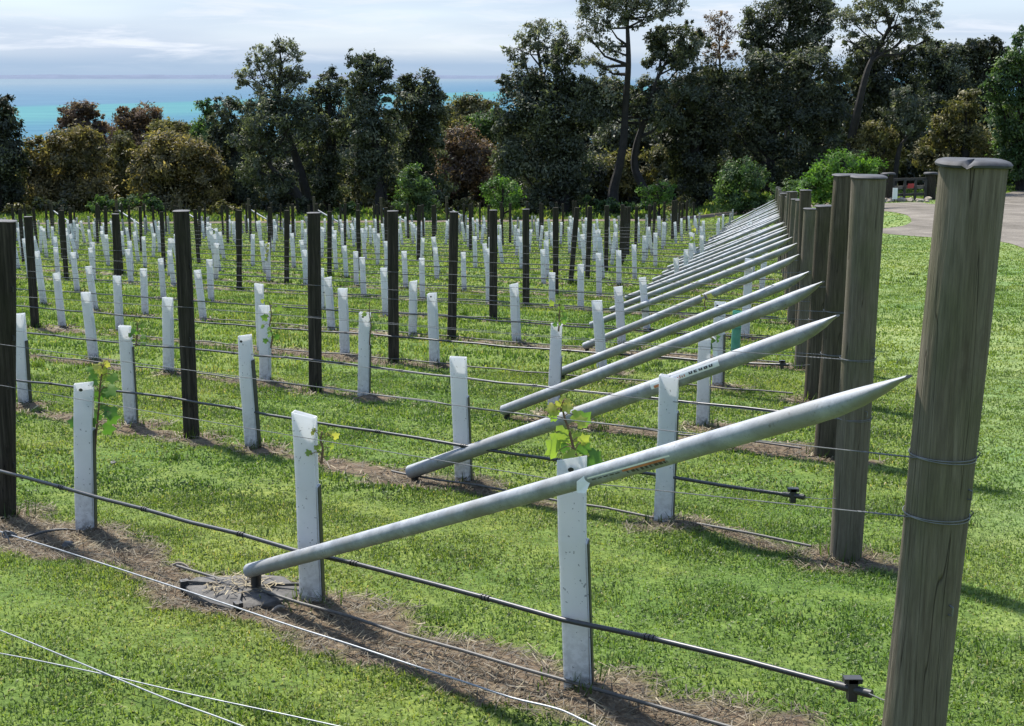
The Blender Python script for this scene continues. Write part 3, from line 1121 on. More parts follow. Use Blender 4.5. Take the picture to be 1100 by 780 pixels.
def strip_on_pipe(mb, e_r, A, d, side, up, t0, t1, a0, a1, lift, mi, n=6, wob=None):
    """a curved patch hugging the pipe between distances t0..t1 and angles a0..a1"""
    vs = []
    m_ = max(2, int((t1 - t0) / .02) + 1)
    for j in range(m_):
        t = t0 + (t1 - t0) * j / (m_ - 1)
        for i in range(n):
            th = a0 + (a1 - a0) * i / (n - 1)
            rr = e_r + lift
            vs.append(A + d * t + side * math.cos(th) * rr + up * math.sin(th) * rr)
    fs = []
    for j in range(m_ - 1):
        for i in range(n - 1):
            fs.append((j * n + i, j * n + i + 1, (j + 1) * n + i + 1, (j + 1) * n + i))
    mb.add(vs, fs, mi)


bl = {1: 'long galvanised brace pipe running from the biggest end post to a black pad',
      2: 'galvanised brace pipe with printed white sticker, leaning on the second end post',
      3: 'galvanised brace pipe leaning on the third end post, behind the folded-over vine guard',
      4: 'galvanised brace pipe leaning on the fourth end post', 5: 'galvanised brace pipe leaning on the fifth end post'}
for k in S:
    base, top, ax, r = strainers[k]
    rj = random.Random(40 + k)
    PR = .0295 if k == 1 else .040
    if k in foot_px:
        f = pixh(foot_px[k][0], foot_px[k][1], .115 if k == 1 else .06)
    else:
        xy = S[k].xy + DIRF * (2.83 + rj.uniform(-.05, .05)) + Vector((-.05, -.06))
        f = Vector((xy.x, xy.y, gz(xy.x, xy.y) + .05))
    if k in tip_px:
        h = 1.0
        sd = (f.xy - base.xy).normalized()
        tp = at(tip_px[k][0], tip_px[k][1], base.y + sd.y * r * .9 + (-.05 if k == 1 else (.05 if k == 2 else -.02)))
    else:
        sd = (f.xy - base.xy).normalized()
        hh = rj.uniform(1.06, 1.14)
        pc = base + ax * hh
        tp = Vector((pc.x + sd.x * r, pc.y + sd.y * r, pc.z))
    e, d, side, up, L = brace(k, f, tp, PR, bl.get(k, 'galvanised brace pipe leaning on the %s end post from the camera' % ordn(k)), 24 if k < 4 else 12, k < 10)
    # camera-facing side of the pipe: find sign
    cs = -1 if (side.y > 0) else 1

    def t_at(px):
        lo, hi = 0.0, L
        for _ in range(40):
            m_ = (lo + hi) / 2
            q = f + d * m_
            if 550 + FPX * q.x / (q.y * CS - q.z * SN) < px: lo = m_
            else: hi = m_
        return lo
    if k < 3:
        for g in guards:
            if g['row'] == k and g['base'].y < 9:
                tt = (g['base'] - f).dot(d)
                print('clear', k, g['base'].to_tuple(2), (g['base'].xy - (f + d * t_at(550 + FPX * g['base'].x / (g['base'].y * CS - g['base'].z * SN))).xy).to_tuple(3))
    if k == 1:
        st = MB()
        rg = random.Random(3)
        a_of = (lambda q: q) if cs > 0 else (lambda q: math.pi - q)
        t0 = t_at(638)
        strip_on_pipe(st, PR, Vector((0, 0, 0)), d, side, up, t0, t_at(726), a_of(-.95), a_of(-.22), .0012, 0)
        strip_on_pipe(st, PR, Vector((0, 0, 0)), d, side, up, t0 + .15, t_at(720), a_of(-.93), a_of(-.38), .0022, 1)
        for i in range(5):
            u = t0 + .015 + i * .026
            strip_on_pipe(st, PR, Vector((0, 0, 0)), d, side, up, u, u + .018, a_of(-.90), a_of(-.45 - .1 * rg.random()), .0024, 2)
        for i in range(9):
            u = t0 + .165 + i * .019
            strip_on_pipe(st, PR, Vector((0, 0, 0)), d, side, up, u, u + .006 + .01 * rg.random(), a_of(-.84 - .1 * rg.random()), a_of(-.60), .0034, 2)
        so = st.build('sticker', [M['sticker_white'], M['sticker_red'], M['sticker_ink']], e)
        pe = MB()                                            # curling loose end
        q0 = d * t0 + side * cs * PR * .75 - up * PR * .72
        pe.add([q0, q0 + up * .028, q0 - d * .035 + up * .012 + side * cs * .02, q0 - d * .045 - up * .02 + side * cs * .022, q0 - d * .02 - up * .028 + side * cs * .012],
               [(0, 1, 2), (0, 2, 3), (0, 3, 4)])
        pe.build('peeling_corner', M['sticker_white'], so, smooth=False)
        # ribbed black foot pad
        pad = MB()
        cz = gz(f.x, f.y) - f.z
        ctr = Vector((-.035, .015, cz + .024))
        ring = [(-.25, -.02), (-.235, .05), (-.16, .13), (-.02, .17), (.12, .15), (.23, .07), (.245, -.03), (.19, -.12), (.07, -.19), (-.06, -.17), (-.17, -.11)]
        ca_, sa_ = math.cos(-.25), math.sin(-.25)
        rw = [Vector((x * ca_ - y * sa_, x * sa_ + y * ca_, 0)) for x, y in ring]
        lay = [(1.03, -.045), (1.05, -.012), (1.02, .004), (.96, .010), (.62, .016), (.25, .022)]
        n_ = len(rw)
        for sc_, hz in lay:
            for i, p in enumerate(rw):
                pad.v.append(tuple(ctr + p * sc_ + Vector((0, 0, hz + .012 * math.sin(i * 2.1) * sc_))))
        for j in range(len(lay) - 1):
            for i in range(n_):
                i2 = (i + 1) % n_
                pad.f.append((j * n_ + i, j * n_ + i2, (j + 1) * n_ + i2, (j + 1) * n_ + i)); pad.mi.append(0)
        pad.f.append(tuple((len(lay) - 1) * n_ + i for i in range(n_))); pad.mi.append(0)
        for i in (0, 3, 5, 8):
            p = rw[i]
            pad.box(ctr + p * .72 + Vector((0, 0, .022)), (.012, .17, .012), Matrix.Rotation(math.atan2(p.y, p.x) - math.pi / 2, 3, 'Z'))
        po = pad.build('foot_pad', M['pad'], e)
        rs = random.Random(4)
        SV, SF, ST = [], [], []
        for i in range(130):                                 # clippings blown onto the pad
            rr_ = .75 * math.sqrt(rs.random()); th_ = rs.uniform(0, 6.283)
            q = ctr + Vector((math.cos(th_) * .22 * rr_, math.sin(th_) * .15 * rr_, .027 + rs.uniform(0, .006)))
            an = rs.uniform(0, 6.283); l_ = rs.uniform(.012, .035); w_ = .0022
            dv_ = Vector((math.cos(an), math.sin(an), rs.uniform(-.15, .25))) * l_; sv_ = Vector((-math.sin(an), math.cos(an), 0)) * w_
            o_ = len(SV); SV += [tuple(q - dv_ - sv_), tuple(q - dv_ + sv_), tuple(q + dv_ + sv_), tuple(q + dv_ - sv_)]
            SF.append((o_, o_ + 1, o_ + 2, o_ + 3)); ST += [rs.uniform(.3, 1)] * 4
        link('straw_litter', np_mesh('straw_litter', np.array(SV), np.array(SF), M['straw'], np.array(ST)), po)
        for i in (0, 8):
            lg = MB()
            p = rw[i]
            lg.box(ctr + p * 1.02 + Vector((0, 0, .012)), (.035, .03, .03), Matrix.Rotation(.4 + i, 3, 'Z'))
            lg.box(ctr + p * 1.06 + Vector((0, 0, -.015)), (.018, .018, .05), Matrix.Rotation(.4 + i, 3, 'Z'))
            lg.build('pad_lug', M['black'], po, smooth=False)
    if k == 2:
        st = MB()
        a_of = (lambda q: q) if cs > 0 else (lambda q: math.pi - q)
        t0 = t_at(704); t1 = t_at(777)
        Z = Vector((0, 0, 0))
        strip_on_pipe(st, PR, Z, d, side, up, t0, t1, a_of(-.30), a_of(.46), .0012, 0)
        strip_on_pipe(st, PR, Z, d, side, up, t0 + .02, t_at(720), a_of(-.26), a_of(.06), .0022, 1)
        rg = random.Random(8)
        ua, ub = t_at(721), t_at(742)
        for i in range(9):
            u = ua + (ub - ua) * i / 9
            strip_on_pipe(st, PR, Z, d, side, up, u, u + .006, a_of(-.15), a_of(.05 + .15 * rg.random()), .0022, 1)
        ua, ub = t_at(745), t_at(772)
        for i in range(5):                                   # worn, unreadable capitals
            u = ua + (ub - ua) * i / 5
            wl = (ub - ua) / 5 * .72
            v0 = -.10 + .04 * rg.random(); v1 = .20 + .06 * rg.random()
            strip_on_pipe(st, PR, Z, d, side, up, u, u + wl * .34, a_of(v0), a_of(v1), .0024, 2)
            if i != 1: strip_on_pipe(st, PR, Z, d, side, up, u + wl * .62, u + wl, a_of(v0 + .05 * (i == 3)), a_of(v1), .0026, 2)
            strip_on_pipe(st, PR, Z, d, side, up, u + wl * .3, u + wl * .9, a_of(v0), a_of(v0 + .11), .0028, 2)
            if i % 2: strip_on_pipe(st, PR, Z, d, side, up, u + wl * .3, u + wl * .8, a_of(v1 - .10), a_of(v1), .0028, 2)
        st.build('sticker', [M['sticker_white'], M['sticker_red'], M['sticker_ink']], e)

# braces and end posts at the far end of the rows
fe = [k for k in S if rowend[k].y > 60 and inframe(rowend[k], 0) and k < NROW - 3]
for i, k in enumerate(sorted(fe)):
    b = rowend[k]
    rj = random.Random(70 + k)
    e = empty('end_post', b)
    tag(e, 'dark end post at the far end of the %s row, before the trees' % ordn(k), 'post', 'end posts along the far headland')
    mb = MB()
    ht = rj.uniform(1.6, 1.75)
    post_lathe(mb, Vector((0, 0, 0)), Vector((-.05, .03, ht)), .072, 10, 4, k + 300)
    mb.build('shaft', M['strainer_dark'], e)
    xy = b.xy - DIRF * 2.7
    f = Vector((xy.x, xy.y, gz(xy.x, xy.y) + .05))
    tp = b + Vector((-DIRF.x * .07, -DIRF.y * .07, 1.1))
    brace(k, f, tp, .041, 'far galvanised brace pipe propping the distant end post of the %s row' % ordn(k), 10, False)

# ------------------------------------------------------------------ line posts
post_mesh_far = MB()
post_lathe(post_mesh_far, Vector((0, 0, 0)), Vector((0, 0, 1.45)), .052, 12, 6, 77)
pm = post_mesh_far.mesh('line_post', M['post'])
rowcount = {}
for q in sorted(posts, key=lambda q: (q['row'], q['s'])):
    k = q['row']
    if not inframe(q['base'], 15): continue
    rowcount[k] = rowcount.get(k, 0) + 1
    n = rowcount[k]
    base, top = q['base'], q['top']
    lab = 'dark round line post, %s along the %s row from its end post' % (ordn(n), ordn(k))
    if base.y < 22:
        mb = MB()
        r = .056 if base.y < 12 else .053
        if k == 1: r = .052
        ax, a, b = post_lathe(mb, Vector((0, 0, 0)), top - base, r, 28, 30, int(base.y * 10), rough=.003)
        e = empty('line_post', base)
        mb.build('shaft', M['post'], e)
        cm = cap_mesh(top - base, ax, a, b, r * 1.03, .006, k, nseg=24)
        cm.build('cap', M['cap'], e)
        for hh in (.28, .70, .95, 1.2):
            st = MB()
            dirv = (a * math.cos(hh * 9) * .4 + Vector((.75, -.6, 0))).normalized()
            c0 = ax * hh
            st.tube([c0 + dirv * (r - .004) - ax * .013, c0 + dirv * (r + .01) - ax * .011, c0 + dirv * (r + .01) + ax * .011, c0 + dirv * (r - .004) + ax * .013], .0035, 6)
            st.build('staple', M['black'], e)
        o = e
    else:
        o = link('line_post', pm, None, base)
        v = top - base
        o.rotation_euler = Vector((0, 0, 1)).rotation_difference(v.normalized()).to_euler()
        o.scale = (1, 1, v.length / 1.45)
    tag(o, lab, 'post', 'dark line posts along the vine rows')


# ------------------------------------------------------------------ vine guards
def guard_sleeve(style, h, w, seed, hi=True):
    """square folded plastic sleeve, open at the top, thin walled"""
    rg = random.Random(seed)
    mb = MB()
    a, b = w / 2, w * .40
    nr = 9 if hi else 3
    th = .003
    sl = rg.uniform(-.009, .009)
    jz = {0: -sl + rg.uniform(-.003, .003), 1: sl + rg.uniform(-.003, .003), 2: sl + rg.uniform(-.006, .006), 3: -sl + rg.uniform(-.006, .006)}

    def ring(t, ins):
        z = h * t
        sx, sy, dx, dy = 1, 1, 0, 0
        if style == 'pinch' and t > .7:
            u = (t - .7) / .3
            sy = 1 - .72 * u; sx = 1 + .12 * u; dx = .006 * u
        if style == 'lean' and t > .85:
            u = (t - .85) / .15
            sx = 1 + .06 * u
        if style == 'tab' and t > .6:
            u = (t - .6) / .4
            sx = 1 + .10 * u; sy = 1 - .25 * u
        wob = .0016
        P = [(-a, -b), (a, -b), (a, b), (-a, b)]
        out = []
        for i, (x, y) in enumerate(P):
            x2 = (x - math.copysign(ins, x)) * sx + dx + rg.uniform(-wob, wob)
            y2 = (y - math.copysign(ins, y)) * sy + dy + rg.uniform(-wob, wob)
            zz = z
            if t > .99:
                zz += jz[i] * (1.6 if style in ('pinch', 'lean') else .8)
            out.append((x2, y2, zz))
        return out
    ts = [i / nr for i in range(nr + 1)]
    st = rg.getstate()
    outer = [ring(t, 0) for t in ts]
    rg.setstate(st)
    inner = [ring(t, th) for t in ts]
    for r_ in outer + inner: mb.v += r_
    n = len(ts)
    for j in range(n - 1):
        for i in range(4):
            i2 = (i + 1) % 4
            mb.f.append((j * 4 + i, j * 4 + i2, (j + 1) * 4 + i2, (j + 1) * 4 + i)); mb.mi.append(0)
            o = n * 4
            mb.f.append((o + j * 4 + i, o + (j + 1) * 4 + i, o + (j + 1) * 4 + i2, o + j * 4 + i2)); mb.mi.append(0)
    t_ = (n - 1) * 4
    for i in range(4):
        i2 = (i + 1) % 4
        mb.f.append((t_ + i, t_ + i2, n * 4 + t_ + i2, n * 4 + t_ + i)); mb.mi.append(0)
    return mb


GW = .083
guards = [g for g in guards if inframe(g['base'], 12)]
guards.sort(key=lambda g: g['base'].y)
byrow = {}
for g in guards: byrow.setdefault(g['row'], []).append(g)
for k in byrow:
    byrow[k].sort(key=lambda g: g['s'])
    for i, g in enumerate(byrow[k]): g['n'] = i + 1
far_meshes = [guard_sleeve('plain', .75, GW, 60 + i, False).mesh('vine_guard', M['guard'], False) for i in range(4)]
stuff = MB()
GROUP_G = 'white plastic guards around the young vines'
HI_Y = 17.5


def frame_for(base, top):
    v = top - base
    return Vector((0, 0, 1)).rotation_difference(v.normalized())


for gi, g in enumerate(guards):
    base, top = g['base'], g['top']
    base = base - Vector((0, 0, .01))
    h = (top - base).length
    rj = random.Random(gi + 17)
    yaw = math.atan2(DIRF.y, DIRF.x) + math.pi / 2 + rj.uniform(-.22, .22) + .12
    face = math.pi + math.atan2(base.x, -base.y) if False else 0
    rot = frame_for(base, top) @ Quaternion((0, 0, 1), rj.uniform(-.28, .05) - .10 + math.atan2(-base.x, base.y) * .6)
    note = g['note']
    lab = 'white vine guard %s, %s from the end post in the %s row' % (note, ordn(g['n']), ordn(g['row'])) if note and len(note.split()) < 5 else (
        'white vine guard ' + note if note else 'white plastic vine guard, %s from the end post in the %s row' % (ordn(g['n']), ordn(g['row'])))
    if gi < 300:
        if base.y < HI_Y:
            e = empty('vine_guard', base)
            e.rotation_euler = rot.to_euler()
            w = GW * rj.uniform(.97, 1.05)
            hs = h
            if g['style'] == 'fold': hs = h - .02
            mb = guard_sleeve(g['style'], hs, w, gi)
            if g['style'] == 'fold':
                # the top is bent over sideways and torn open
                n0 = len(mb.v)
                a, b = w / 2, w * .4
                pts = [(-a, 0), (-a + .004, .014), (-a + .02, .026), (a * .4, .03), (a * 1.3, .024), (a * 1.9, .0), (a * 2.1, -.04)]
                for sy in (-b, b):
                    for (x, z) in pts: mb.v.append((x, sy, hs + z))
                m_ = len(pts)
                for i in range(m_ - 1):
                    mb.f.append((n0 + i, n0 + i + 1, n0 + m_ + i + 1, n0 + m_ + i)); mb.mi.append(0)
                mb.add([(-a, -b, hs), (a, -b, hs), (a * 1.15, -b, hs + .012), (a * .4, -b, hs + .03), (-a + .02, -b, hs + .026)], [(0, 1, 2, 3, 4)])
                mb.add([(a * 1.9, -b, hs), (a * 2.1, -b, hs - .04), (a * 2.2, -b, hs - .15), (a * 1.5, -b, hs - .10), (a * 1.2, -b, hs - .02)], [(0, 1, 2, 3, 4)])
            mb.build('sleeve', M['guard'], e, smooth=False)
            # overlapping side flap whose shaded edge shows as a dark line
            fl = MB()
            a, b = w / 2, w * .4
            fh = hs * (.60 + .2 * rj.random())
            fl.box((a + .0045, -b * .1, fh / 2), (.004, b * 1.7, fh))
            fl.build('overlap_flap', M['guard'], e, smooth=False)
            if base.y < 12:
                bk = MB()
                bk.box((a + .0085, b * .0, fh / 2 - .004), (.003, b * 1.72, fh))  # black strip standing in for the shade along the flap's edge
                bk.build('flap_shade_strip', M['black'], e, smooth=False)
            if g['style'] in ('hole', 'pinch', 'plain') and base.y < 15:
                hl = MB()
                hz = hs - .03
                c = Vector((rj.uniform(-.012, .012), -b - .0015, hz))
                nn = 10
                vs = [c + Vector((math.cos(i / nn * 6.283) * .010, 0, math.sin(i / nn * 6.283) * .008)) for i in range(nn)]
                hl.add(vs, [tuple(range(nn))])
                if g['style'] != 'plain': hl.build('vent_hole', M['black'], e, smooth=False)
        else:
            e = link('vine_guard', far_meshes[gi % 4], None, base)
            e.rotation_euler = rot.to_euler()
            e.scale = (1, 1, h / .75)
        tag(e, lab, 'vine guard', GROUP_G)
    else:
        me = far_meshes[gi % 4]
        mt = Matrix.Translation(base) @ rot.to_matrix().to_4x4() @ Matrix.Diagonal((1, 1, h / .75, 1))
        stuff.add([mt @ v.co for v in me.vertices], [tuple(p.vertices) for p in me.polygons])
if stuff.v:
    o = stuff.build('vine_guard', M['guard'], smooth=False)
    tag(o, 'many tiny white vine guards in the farthest rows before the trees', 'vine guard', kind='stuff')
# the one green guard
p = pix(789, 392); t = at(792, 334, p.y)
e = empty('vine_guard', p)
e.rotation_euler = frame_for(p, t).to_euler()
mb = MB()
mb.tube([(0, 0, 0), (0, 0, .2), (.003, 0, .4), (0, 0, (t - p).length)], .045, 20, False)
mb.tube([(0, 0, 0), (0, 0, .2), (.003, 0, .4), (0, 0, (t - p).length)], .042, 20, False)
mb.build('sleeve', M['guard_green'], e)
mb = MB()
for z in (.12, .36): mb.tube([(math.cos(i / 20 * 6.2832) * .0465, math.sin(i / 20 * 6.2832) * .0465, z) for i in range(21)], .002, 5, False)
mb.build('tie_band', M['black'], e)
tag(e, 'round translucent green vine guard, the only green one among the white', 'vine guard', GROUP_G)


# ------------------------------------------------------------------ vine shoots
def leaf_poly(c, nrm, upv, size):
    """five-lobed vine leaf, folded along its midrib"""
    nrm = nrm.normalized()
    x = upv.cross(nrm).normalized(); y = nrm.cross(x)
    out = [(0, 0), (.28, -.18), (.52, .08), (.42, .30), (.56, .56), (.26, .62), (0, 1.0), (-.26, .62), (-.56, .56), (-.42, .30), (-.52, .08), (-.28, -.18)]
    vs = [c + x * px * size + y * py * size + nrm * (abs(px) * -.28 * size + .06 * math.sin(py * 5) * size) for px, py in out]
    ctr = c + y * .32 * size
    return [ctr] + vs


def shoot(base, pts, leaves, lab, seed, px_scale=1):
    rg = random.Random(seed)
    e = empty('young_vine', base)
    tag(e, lab, 'vine', 'young vine shoots growing from the guards')
    mb = MB()
    loc = [p - base for p in pts]
    mb.tube(loc, [.006 - .003 * i / (len(loc) - 1) for i in range(len(loc))], 7)
    V, F, T = [], [], []
    leaves = [(t, dx, dz, s_ * .82, ti) for t, dx, dz, s_, ti in leaves] + [(min(1, t + .06), -dx * .7, dz + .015, s_ * .55, min(1, ti + .1)) for t, dx, dz, s_, ti in leaves]
    for (t, dx, dz, size, tint) in leaves:
        f = t * (len(loc) - 1); i = min(int(f), len(loc) - 2)
        p0 = loc[i].lerp(loc[i + 1], f - i)
        c = p0 + Vector((dx, rg.uniform(-.03, .03), dz))
        mb.tube([p0, (p0 + c) / 2 + Vector((0, 0, .008)), c], .0016, 5)
        n = Vector((rg.uniform(-.6, .6), -1 + rg.uniform(-.2, .5), rg.uniform(.0, .9)))
        u = Vector((dx * 4 + rg.uniform(-.4, .4), rg.uniform(-.3, .3), rg.uniform(-.9, .4)))
        vs = leaf_poly(c, n, u, size)
        o = len(V)
        V += vs
        F += [(o, o + 1 + k, o + 1 + (k + 1) % 12) for k in range(12)]
        T += [min(1, max(0, tint + rg.uniform(-.08, .08)))] * 13
    mb.build('stem', M['stem'], e)
    me = np_mesh('foliage', np.array([tuple(v) for v in V]), np.array(F), M['leaf_vine'], np.array(T), tri=True)
    link('foliage', me, e)
    return e


def find(px):
    return min((g for g in guards), key=lambda g: abs(g['base'].x - pix(*px).x) + abs(g['base'].y - pix(*px).y))


g1 = find((621, 741)); yy = g1['top'].y + .05
P = [at(622, 600, yy), at(624, 505, yy), at(617, 485, yy), at(612, 465, yy + .02), at(606, 447, yy + .02), at(603, 434, yy + .02)]
shoot(P[0], P, [(.32, .04, .015, .085, .10), (.34, -.03, .02, .07, .72), (.45, -.05, -.01, .085, .66), (.5, .035, .0, .06, .3), (.62, -.045, .0, .075, .74), (.66, .045, .01, .065, .5), (.8, .03, .0, .05, .7), (.9, -.02, .01, .055, .88), (1.0, .015, .0, .045, .97), (1.0, -.025, .005, .04, .95)],
      'vine shoot with yellow and green leaves above the guard crossed by the nearest brace', 1)
g3 = find((92, 572)); yy = g3['base'].y + .03
P = [at(99, 540, yy), at(103, 470, yy), at(106, 440, yy), at(107, 420, yy), at(109, 404, yy), at(110, 394, yy)]
shoot(P[0], P, [(.25, .03, .0, .075, .15), (.3, .05, .02, .08, .12), (.36, -.01, .0, .08, .1), (.45, .06, -.01, .085, .18), (.5, -.02, .02, .08, .1), (.52, .02, .03, .07, .2), (.6, .04, .02, .085, .3), (.62, -.04, .01, .06, .55), (.75, .0, .02, .06, .8), (.8, .05, .01, .07, .45), (.9, -.03, .01, .05, .85), (1, .015, .0, .055, .92), (1, -.015, .01, .045, .97), (.3, -.085, .01, .07, .12)],
      'leafy vine shoot beside the pinched guard, yellow at its tip', 2)
for i, (px, py, hpx, gx, nl, tl, lab) in enumerate([
        (146, 368, 22, 0, 6, .35, 'green vine shoot on the guard beside the second dark line post'),
        (291, 370, 45, 0, 7, .45, 'yellow-green vine shoot climbing beside a guard near the third line post'),
        (397, 372, 48, 0, 7, .5, 'vine shoot with yellow tips hugging a guard near the fourth line post'),
        (600, 352, 30, 0, 8, .5, 'vine shoot rising above the guard in front of the fifth row'),
        (345, 494, 30, 0, 5, .75, 'small yellow shoot low beside the creased guard next to the brace foot'),
        (603, 318, 22, 0, 5, .7, 'yellow shoot topping a small guard behind the shoot of the fifth row'),
        (766, 372, 12, 0, 5, .2, 'dark green leaves inside the torn folded guard'),
        (758, 328, 12, 0, 4, .8, 'tiny yellow shoot at the guard behind the folded one'),
        (745, 258, 14, 0, 4, .75, 'tiny yellow shoot above a guard beside the far brace pipes'),
        (768, 240, 10, 0, 4, .7, 'tiny yellow shoot on a far guard near the end of the rows'),
        (717, 238, 12, 0, 4, .7, 'tiny yellow shoot by the clump of far line posts'),
        (287, 277, 16, 0, 4, .85, 'small yellow shoot on a distant guard beyond the third line post'),
        (118, 552, 8, 0, 0, .8, '')]):
    if not nl: continue
    cand = min(guards, key=lambda g: (550 + FPX * g['base'].x / (g['base'].y * CS - g['base'].z * SN) - px) ** 2 + ((390 - FPX * ((g['base'].y * SN + g['top'].z * CS) / (g['base'].y * CS - g['top'].z * SN))) - py) ** 2)
    yy = cand['base'].y - (.02 if i not in (6,) else -.01)
    rg = random.Random(i * 3 + 5)
    b0 = at(px, py + 4, yy)
    P = [at(px + rg.uniform(-2, 2) * (j > 0), py + 4 - (hpx + 4) * j / 4, yy) for j in range(5)]
    sz = (.035 if i == 4 else .055) if cand['base'].y < 22 else .10
    lv = [((j + .6) / nl, rg.uniform(-.05, .05), rg.uniform(-.01, .02), sz * rg.uniform(.7, 1.1), min(1, tl + .45 * (j / nl) - .15)) for j in range(nl)]
    shoot(b0, P, lv, lab, 20 + i)


# ------------------------------------------------------------------ wires and drip lines
def polyline(k, h, off=0, step=.6, sag=.012, s0=.0, s1=None, wob=.004):
    Lk = rowlen(k) if s1 is None else min(s1, rowlen(k))
    # supports at posts
    sup = [0]
    acc = 0
    for a, b in zip(rowpts[k][:-1], rowpts[k][1:]):
        acc += (b.xy - a.xy).length; sup.append(acc)
    nrm = Vector((DIRF.y, -DIRF.x)); nrm = nrm if nrm.y < 0 else -nrm
    out = []
    s = s0
    rj = random.Random(k * 31 + int(h * 100))
    while True:
        p = rowpos(k, min(s, Lk))
        a = max([q for q in sup if q <= s + 1e-6], default=0); b = min([q for q in sup if q > s + 1e-6], default=Lk)
        u = max(0.0, min(1.0, (s - a) / max(b - a, .3)))
        z = float(terrain(p.x, p.y)) + h - sag * 4 * u * (1 - u) + rj.uniform(-wob, wob)
        o_ = off + (.02 * float(sstep(2.1, 1.4, s)) if k == 1 and h < .4 else 0)
        out.append(Vector((p.x + nrm.x * o_, p.y + nrm.y * o_, z)))
        if s >= Lk: break
        s += step if p.y < 25 else step * 3
    return out


def axis_at(k, py):
    """the point on an end post's axis seen at picture row py"""
    base, top, ax, r = strainers[k]
    lo, hi = 0.0, (top - base).length
    for _ in range(40):
        m_ = (lo + hi) / 2
        q = base + ax * m_
        if 390 - FPX * (q.y * SN + q.z * CS) / (q.y * CS - q.z * SN) > py: lo = m_
        else: hi = m_
    return base + ax * lo


# drip lines
dlab = {1: 'thick black drip line strung low along the nearest vine row', 2: 'thick black drip line strung low along the second vine row'}
clamp_px = {1: (930, 722), 2: (873, 526), 3: (843, 449)}
for k in S:
    s0 = .25 if k > 1 else .07
    pts = polyline(k, .285, .085 if k == 1 else .062, .35, .018, s0=s0, wob=.006)
    rad = .0085 if k > 3 else (.0085 if k > 1 else .0088)
    if k > 8: rad = .010
    e = empty('drip_line', pts[0])
    tag(e, dlab.get(k, 'black drip line strung low along the %s vine row' % ordn(k)), 'drip line', 'drip lines along the vine rows')
    mb = MB()
    mb.tube([p - pts[0] for p in pts], rad, 10 if k < 5 else 6)
    mb.build('tube', M['poly'], e)
    if k <= 4:
        mb = MB()
        d = (pts[1] - pts[0]).normalized()
        mb.tube([-d * .06, -d * .02, d * .05], .012, 12)
        mb.box((0, 0, .0), (.025, .03, .065))
        mb.box((0, 0, .028), (.05, .03, .014))
        mb.build('end_clamp', M['black'], e)
        mb = MB()
        base, top, ax, r = strainers[k]
        q = (axis_at(1, 744) if k == 1 else base + ax * .30) + Vector((-r * .7, -r * .7, 0)) - pts[0]
        mb.tube([-d * .05, -d * .05 + (q + d * .05) * .5 + Vector((0, 0, -.008)), q], .0018, 6)
        mb.build('tie_wire', M['wire'], e)
        for s in range(2, min(len(pts) - 1, 26), 2):
            em = MB()
            p = pts[s] - pts[0]; d = (pts[s + 1] - pts[s]).normalized()
            for dd in (-.016, 0, .016): em.tube([p + d * (dd - .004), p + d * (dd + .004)], rad * 1.32, 10)
            em.build('emitter', M['black'], e)
# lower pipe lying near the ground
for k in range(1, 9):
    s0 = .15 if k > 1 else .1
    pts = polyline(k, .055, .05, .3, .012, s0=s0, s1=(2.95 if k < 3 else 9) , wob=.008)
    if k == 1:
        pts = polyline(k, .055, .078, .3, .012, s0=.1, s1=3.35, wob=.006)
    mb = MB()
    mb.tube([p - pts[0] for p in pts], .0065, 8)
    o = mb.build('poly_pipe', M['poly_grey'])
    o.location = pts[0]
    tag(o, 'thin dusty irrigation pipe just above the ground of the %s row' % ordn(k), 'pipe', 'thin pipes close to the ground')
# trellis wires
for k in range(1, 15):
    for wi, h in enumerate(WIRE_H + [1.2]):
        if k > 8 and wi != 0: continue
        if wi == 2 and k > 1: continue
        if wi == 2: continue
        if k == 1: h = [.94, .73, 1.2][wi]
        pts = polyline(k, h, .062, 1.2, .006, s0=.0, wob=.002)
        base, top, ax, r = strainers[k]
        pc = base + ax * (h / max(ax.z, .1))
        if k == 1:
            pc = axis_at(1, [488, 551][wi])
        pts[0] = pc + Vector((-r * .9, -r * .45, 0))
        mb = MB()
        o0 = pts[0]
        th = .0016 if k < 4 else .0022
        if k > 8: th = .003
        mb.tube([p - o0 for p in pts], th, 6)
        if k <= 5:
            # two turns round the end post, and the wire twisted back on itself
            a = ax.cross(Vector((0, 1, 0))).normalized(); b = ax.cross(a)
            ring = [pc + (a * math.cos(t) + b * math.sin(t)) * (r + .003) + ax * (.004 * math.sin(t * .5)) - o0 for t in np.linspace(0, 4 * math.pi, 64)]
            mb.tube(ring, .0014, 6, True, 1)
            d = (pts[1] - pts[0]).normalized()
            tw = [d * (.02 + .16 * i / 40) + (a * math.cos(i * 1.3) + b * math.sin(i * 1.3)) * .004 for i in range(41)]
            mb.tube(tw, .0018, 6)
            tail = pc + Vector((r * .93, -r * .5, 0)) - o0
            mb.tube([tail, tail + Vector((.006, -.006, .014)), tail + Vector((-.002, -.01, .020))], .0018, 6)
        o = mb.build('trellis_wire', [M['wire'], M['wire_dark']])
        o.location = o0
        tag(o, '%s thin steel trellis wire stretched along the %s vine row' % (['upper', 'lower'][wi], ordn(k)), 'wire', 'trellis wires along the vine rows')


